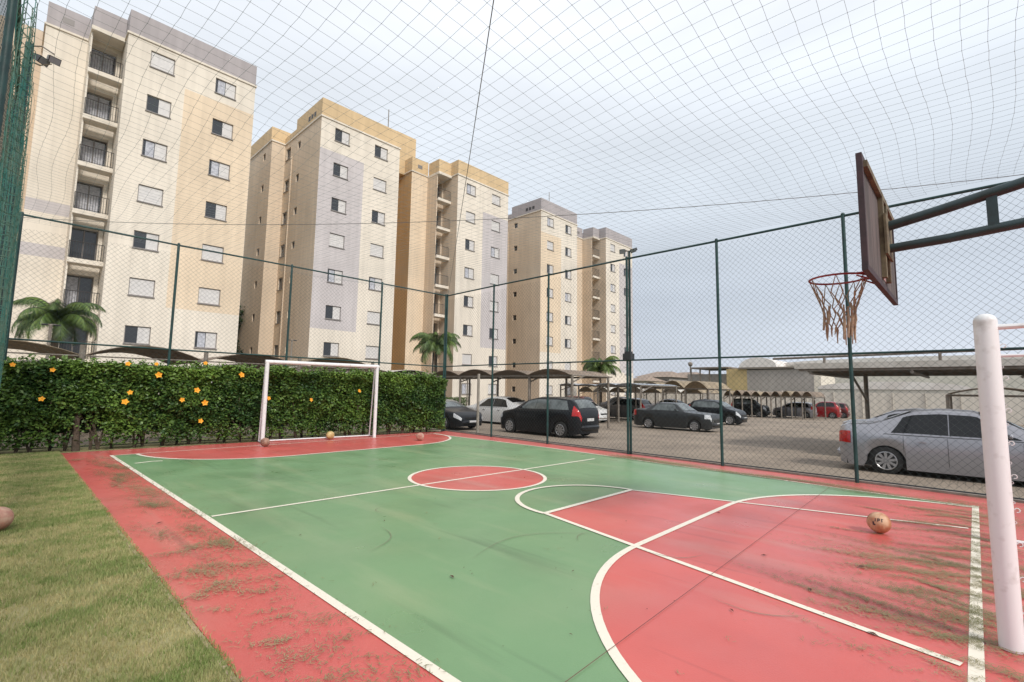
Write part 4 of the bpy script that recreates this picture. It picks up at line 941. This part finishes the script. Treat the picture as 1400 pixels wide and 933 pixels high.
ycar('white car tail showing just behind the black hatchback', 'hatch', 'p_white', 23.0, pay(815, 23.0), pay(760, 23.0), -1, H=1.3, detail=False)
ycar('grey hatchback left of the dark boxy saloon', 'hatch', 'p_grey', 29.5, pay(880, 29.5), pay(818, 29.5), 1, H=1.48, detail=False)
ycar('dark grey angular old saloon facing right', 'boxy', 'p_dgrey', 22.0, pay(971, 22.0), pay(864, 22.0), -1, H=1.30, wheel=.27)
ycar('black hatchback just right of the boxy saloon', 'hatch', 'p_black', 30.5, pay(1011, 30.5), pay(938, 30.5), -1, H=1.50)
ycar('silver car roof showing behind the boxy saloon', 'sedan', 'p_silver', 36, pay(945, 36), pay(885, 36), -1, H=1.50, detail=False)
ycar('black car in the shade beneath the far carport', 'suv', 'p_black', 50, pay(1047, 50), pay(998, 50), -1, H=1.75, detail=False)
ycar('small silver hatchback before the far boundary wall', 'hatch', 'p_silver', 54, pay(1113, 54), pay(1055, 54), 1, H=1.55, detail=False)
ycar('bright red car beside the small silver hatchback', 'hatch', 'p_red', 57, pay(1147, 57), pay(1101, 57), 1, H=1.70, detail=False)
ycar('dark red car right of the bright red one', 'hatch', 'p_maroon', 60, pay(1159, 60), pay(1125, 60), 1, H=1.6, detail=False)
ycar('dark car parked beyond the black hatchback and the carport', 'hatch', 'p_maroon', 33, pay(800, 33), pay(748, 33), 1, H=1.55, detail=False)
ycar('grey car showing between the carport posts beyond the hatchback', 'sedan', 'p_grey', 40, pay(868, 40), pay(815, 40), 1, H=1.6, detail=False)
ycar('dark blue car under the low far arches', 'sedan', mat('blue_paint', (.03, .04, .09), .3, coat=.6), 43, pay(990, 43), pay(938, 43), -1, H=1.6, detail=False)

# ------------------------------------------------------------------ carports
def barrel(mb, p, u, v, n=8, rise=.32, t=.02, mi=0):
    """arched sheet: p corner, u = span vector (arch), v = length vector"""
    p, u, v = Vector(p), Vector(u), Vector(v); vs, fs = [], []
    for k in (0, t):
        for i in range(n+1):
            a = i/n; z = rise*math.sin(PI*a)**.9-k; q = p+u*a+Vector((0, 0, z)); vs += [q, q+v]
    m = 2*(n+1)
    for i in range(n): fs += [(2*i, 2*i+1, 2*i+3, 2*i+2), (m+2*i, m+2*i+2, m+2*i+3, m+2*i+1), (2*i, 2*i+2, m+2*i+2, m+2*i), (2*i+1, m+2*i+1, m+2*i+3, 2*i+3)]
    return mb.add(vs, fs, mi)
def carport(label, p, u, v, n, z, rise=.32, mats=('cloth',), posts=(0,), post_r=.045, sag=0, name='carport', gnd=None, beam=None):
    """row of n arched bays starting at p, each spanning u, depth v"""
    T = thing(name, label, 'carport', (0, 0, 0)); u, v = Vector((*u, 0)), Vector((*v, 0)); p = Vector((*p, 0))
    for i in range(n):
        q = p+u*i; barrel(MB(), (q.x, q.y, z+rng.uniform(-.04, .04)), u*.99, v, rise=rise*rng.uniform(.8, 1.15)).build('roof_panel', mats[i % len(mats)], T, True)
    for f in posts:
        a, b = p+v*f, p+v*f+u*n; MB().tube([(a.x, a.y, z-.05), (b.x, b.y, z-.05)], beam or post_r*.8, 6).build('beam', 'steel', T)
        for i in range(n+1):
            q = p+u*i+v*f; zg = gz(q.x) if gnd is None else gnd; MB().tube([(q.x, q.y, zg-.03), (q.x, q.y, z-.02)], post_r, 8).build('post', 'steel', T)
            if v.length > 3 and f == posts[0]: MB().tube([(q.x, q.y, z-.35), (q.x+v.x*.3, q.y+v.y*.3, z-.02)], post_r*.6, 6).tube([(q.x, q.y, z-.03), (q.x+v.x, q.y+v.y, z-.03)], post_r*.6, 6).build('bracket', 'steel', T)
    return T
cp = carport('brown shade cloth carport row rising just behind the flowering hedge', (-4.45, 17.6), (2.95, 0), (0, 4.6), 5, 2.28, .36, ('clothdark', 'cloth', 'clothdark'), (0,), .065, gnd=-.05, beam=.02)
for ch in list(cp.children):
    if ch.name.startswith('post'): ch.scale.z = 1.12
carport('pale flat carport row beyond the hedge top', (6.5, 24), (2.9, 0), (0, 4.5), 5, 2.35, .16, ('sheet',), (0, 1), .04, gnd=-.1)
carport('pale carport roofs at the foot of the leftmost building', (-3, 26.5), (2.9, 0), (0, 3.5), 4, 2.2, .16, ('sheet', 'bluesheet'), (0, 1), .04, gnd=-.1)
carport('dark brown arched carport over the parked saloon by the hedge end', (17.0, 12.7), (0, 2.5), (3.2, 0), 6, 2.20, .27, ('clothdark',), (.05, .95), .06)
carport('blue grey translucent carport roof behind the black hatchback', (24.5, pay(873, 24.5)), (0, (pay(763, 24.5)-pay(873, 24.5))/4), (5, 0), 4, 1.86, .10, ('bluesheet',), (.05, .95), .05)
carport('three humped tan carport arches over the grey hatchback', (34, pay(968, 34)), (0, (pay(876, 34)-pay(968, 34))/3), (4.5, 0), 3, 1.80, .55, ('cloth',), (.05, .95), .05)
carport('pale middle distance carport arches behind the tan humps', (42, pay(960, 42)), (0, (pay(790, 42)-pay(960, 42))/7), (4.5, 0), 7, 1.45, .45, ('cloth', 'sheet'), (.05, .95), .05)
carport('long low brown scalloped carport in front of the far wall', (49, pay(1112, 49)), (0, (pay(990, 49)-pay(1112, 49))/9), (5, 0), 9, 1.25, .45, ('clothdark', 'clothdark', 'cloth'), (.02, .95), .06)
# big near carport on the right, ribbed dark brown sheet on steel trusses
T = thing('carport', 'large flat carport with brown underside beyond the nearest silver saloon', 'carport', (20, -3, 0))
yA, yB, XA, XB = 3.75, -14, 16.3, 22.6
m_ = MB(); nr = 60
vs, fs = [], []
for i in range(nr+1):
    y_ = yB+(yA-yB)*i/nr; z_ = (0, .05)[i % 2]
    vs += [(XA, y_, 2.30+z_), (XB, y_, 2.34+z_)]
for i in range(nr): fs.append((2*i, 2*i+1, 2*i+3, 2*i+2))
at0(m_.add(vs, fs).build('roof_sheet', 'clothdark'), T)
at0(MB().box((XA-.06, yB, 2.24), (XA-.02, yA+.1, 2.40)).build('fascia', 'sheet'), T)
m_ = MB()
for k in range(7): xx = XA+(XB-XA)*k/6; m_.box((xx, yB, 2.17+.04*k/6), (xx+.06, yA, 2.28+.04*k/6))
for k in range(8): yy = yA-.3-2.3*k; m_.tube([(XA, yy, 2.12), (XB, yy, 2.16)], .045, 6)
at0(m_.build('rafter', 'steel'), T)
for k in range(4):
    yy = 2.9-5.4*k; at0(MB().tube([(XB-.5, yy, gz(XB)), (XB-.5, yy, 2.2)], .07, 8).build('post', 'steel'), T); at0(MB().tube([(XB-.5, yy, 1.3), (XA+3, yy, 2.15)], .04, 6).build('bracket', 'steel'), T)
pr_ = MB().tube([(XA+.6, 4.6, 2.60), (XA+.6, -14, 2.86)], .035, 6)
for k in range(7): yy = 3.2-2.6*k; pr_.tube([(XA+.6, yy, 2.36), (XA+.6, yy, 2.62+.26*(4.6-yy)/18.6)], .035, 6)
at0(pr_.build('top_pipe', 'steel'), T)
carport('white humped roof row behind the large flat carport', (30, pay(1400, 30)-4), (0, 3.2), (5, 0), 2, 1.6, .3, ('sheet', 'clothdark'), (.1, .95), .06)

# stored columns and tarp at the right edge
sg_ = thing('stacked_columns', 'upright grey columns and pale tarp standing at the right edge', 'columns', (19.5, -2.0, gz(19.5)))
for k, (dx, dy, h_) in enumerate(((0, 0, 1.9), (.35, -.3, 2.0), (.1, -.7, 1.8), (.5, -1.1, 2.1))):
    MB().tube([(dx, dy, 0), (dx+.05, dy, h_)], .13, 10).build('column', 'conc', sg_, True)
MB().box((-.1, .2, .3), (.0, .5, 1.7)).build('tarp', 'bluesheet', sg_)
# spare frame post standing in the parking by the fence
tag(MB().tube([(12.0, 13.1, gz(12)), (12.0, 13.1, 2.05)], .05, 8).build('concrete_post', 'conc'), 'slim brown post beside the dark car at the hedge end', 'post')

# street lamps
def street(label, x, y, h):
    T = thing('street_lamp', label, 'street lamp', (x, y, gz(x)))
    MB().tube([(0, 0, 0), (0, 0, h)], .045, 8).build('pole', 'steel', T); MB().tube([(-.14, 0, h), (.14, 0, h+.02)], .02, 6).build('arm', 'steel', T)
    for s in (-1, 1): MB().sphere((s*.16, 0, h), .07, 10, 6, (1.5, .7, .45)).build('lamp_head', 'lamp', T, True)
street('small double headed lamp before the middle building', 10.4, 26, 3.95); street('thin lamp pole beside the arching palm', 1.05, 24, 3.6)

# ------------------------------------------------------------------ far boundary and neighbouring buildings
bw = MB(); 
for i in range(34):
    y_ = -38+i*2.6; bw.box((64, y_, -1.2), (64.12, y_+2.55, 1.75)).box((63.9, y_+2.551, -1.2), (64.2, y_+2.599, 1.85))
tag(bw.build('boundary_wall', 'whitewall'), 'long pale boundary wall at the far end of the parking lot', 'wall')
def X75(px, py, X=75): v = ray(px, py); t = X/v.x; return v.y*t, 1.5+v.z*t
w1 = thing('warehouse', 'long grey rendered building with a yellow painted end', 'building', (75, 20, 0))
def wbox(px0, px1, py_top, X, D, m_, nm, par, zb=-1.3, off=0):
    ya, zt = X75(px0, py_top, X); yb, _ = X75(px1, py_top, X); return at0(MB().box((X+off, min(ya, yb), zb), (X+D, max(ya, yb), zt)).build(nm, m_), par)
wbox(1021, 1112, 506, 75, 9, 'greywall', 'wall', w1); wbox(993, 1021, 505, 75, 9, 'yellowwall', 'end_wall', w1); wbox(1112, 1122, 512, 75, 9, 'cream', 'end_wall', w1)
ya, _ = X75(1010, 505, 75); yb, _ = X75(1112, 505, 75)
at0(MB().box((74.7, yb, 5.0), (84.4, ya, 5.25)).build('roof', 'steel'), w1)
w2 = thing('open_shed', 'grey block with a thin flat roof on posts left of the yellow wall', 'building', (76, 30, 0))
wbox(940, 993, 512, 76.5, 7, 'greywall', 'wall', w2); ya, zt = X75(944, 503.5, 75.5); yb, _ = X75(996, 503.5, 75.5)
at0(MB().box((75.5, yb, zt-.12), (84, ya, zt+.1)).build('roof', 'steel'), w2)
for k in range(5): yy = yb+(ya-yb)*k/4; at0(MB().tube([(75.9, yy+.1, 3), (75.9, yy+.1, zt-.1)], .12, 6).build('post', 'steel'), w2)
def house(label, px0, px1, pyb, pyt, X, D, wm, rm='tile'):
    ya, ze = X75(px0, pyb, X); yb, _ = X75(px1, pyb, X); zr = X75((px0+px1)/2, pyt, X)[1]; T = thing('house', label, 'house', (X, (ya+yb)/2, 0))
    at0(MB().box((X, yb, -1.3), (X+D, ya, ze)).build('wall', wm), T); w_ = ya-yb
    at0(MB().add([(X-.6, yb-.5, ze), (X-.6, ya+.5, ze), (X+D+.6, ya+.5, ze), (X+D+.6, yb-.5, ze), (X+D/2, yb+w_*.25, zr), (X+D/2, ya-w_*.25, zr)], [(0, 1, 5, 4), (2, 3, 4, 5), (1, 2, 5), (3, 0, 4), (3, 2, 1, 0)]).build('roof', rm), T)
    k = MB()
    for q in range(3): yy = yb+w_*(q+.5)/3; k.box((X-.05, yy-.5, ze-1.6), (X-.01, yy+.5, ze-.5))
    at0(k.build('window', 'glass'), T); return T
house('low house with brown hipped roof beyond the tan carport arches', 872, 915, 516, 507, 82, 9, 'greywall'); house('pale house roof left of the thin flat roofed shed', 908, 950, 515, 508, 90, 9, 'whitewall')
house('small house with clay roof low behind the fence post', 858, 880, 521, 514, 70, 7, 'whitewall')
def hangar(label, px0, px1, pyb, pyt, X, D, m_, seg=14):
    ya, ze = X75(px0, pyb, X); yb, _ = X75(px1, pyb, X); zr = X75((px0+px1)/2, pyt, X)[1]; T = thing('hangar', label, 'hangar', (X, (ya+yb)/2, 0))
    at0(MB().box((X+.1, yb, -1.3), (X+D, ya, ze)).build('wall', 'whitewall'), T); q = MB(); vs, fs = [], []
    for i in range(seg+1): a = PI*i/seg; yy = (ya+yb)/2+(ya-yb)/2*math.cos(a)*1.01; zz = ze+(zr-ze)*math.sin(a)**.8; vs += [(X, yy, zz), (X+D, yy, zz)]
    for i in range(seg): fs.append((2*i, 2*i+1, 2*i+3, 2*i+2))
    fs.append(tuple(range(0, 2*seg+2, 2))); at0(q.add(vs, fs).build('roof', m_, smooth=True), T); return T
hangar('pale rounded hall roof above the grey warehouse', 1010, 1062, 506, 489, 98, 20, 'paleroof')
hangar('very long white hall roof behind the right carport', 1062, 1560, 500, 486, 105, 30, 'paleroof')
hangar('white curved shed roof right of the warehouse', 1118, 1330, 532, 522, 68, 6, 'paleroof')
cm = thing('concrete_mast', 'thin antenna on a distant roof above the houses', 'antenna', (88, 38, 5)); MB().tube([(0, 0, 0), (0, 0, 1.6)], .12, 6).build('pole', 'steel', cm); MB().sphere((0, 0, 1.7), .45, 8, 5).build('tank', 'steel', cm)
GRP = {'car': 'cars parked in the lot beyond the fence', 'ball': 'worn balls left on the court and lawn', 'building': None, 'carport': 'carports of the parking lot', 'palm tree': 'palms in front of the apartment blocks',
       'fence': 'chain link fences around the court', 'goal': 'football goals at both ends of the court', 'floodlight': 'floodlights on the fence posts', 'house': 'low houses beyond the parking lot', 'hangar': 'pale halls beyond the parking lot',
       'street lamp': 'small lamps in front of the buildings', 'cable': 'steel cables carrying the overhead net', 'tree': 'trees in the gap between the buildings'}
for o in list(bpy.data.objects):
    if o.parent is None and o.get('category'):
        g_ = GRP.get(o['category'])
        if o.name.startswith('apartment_building'): g_ = 'cream apartment blocks in a row behind the parking'
        if g_: o['group'] = g_
bpy.context.view_layer.update()
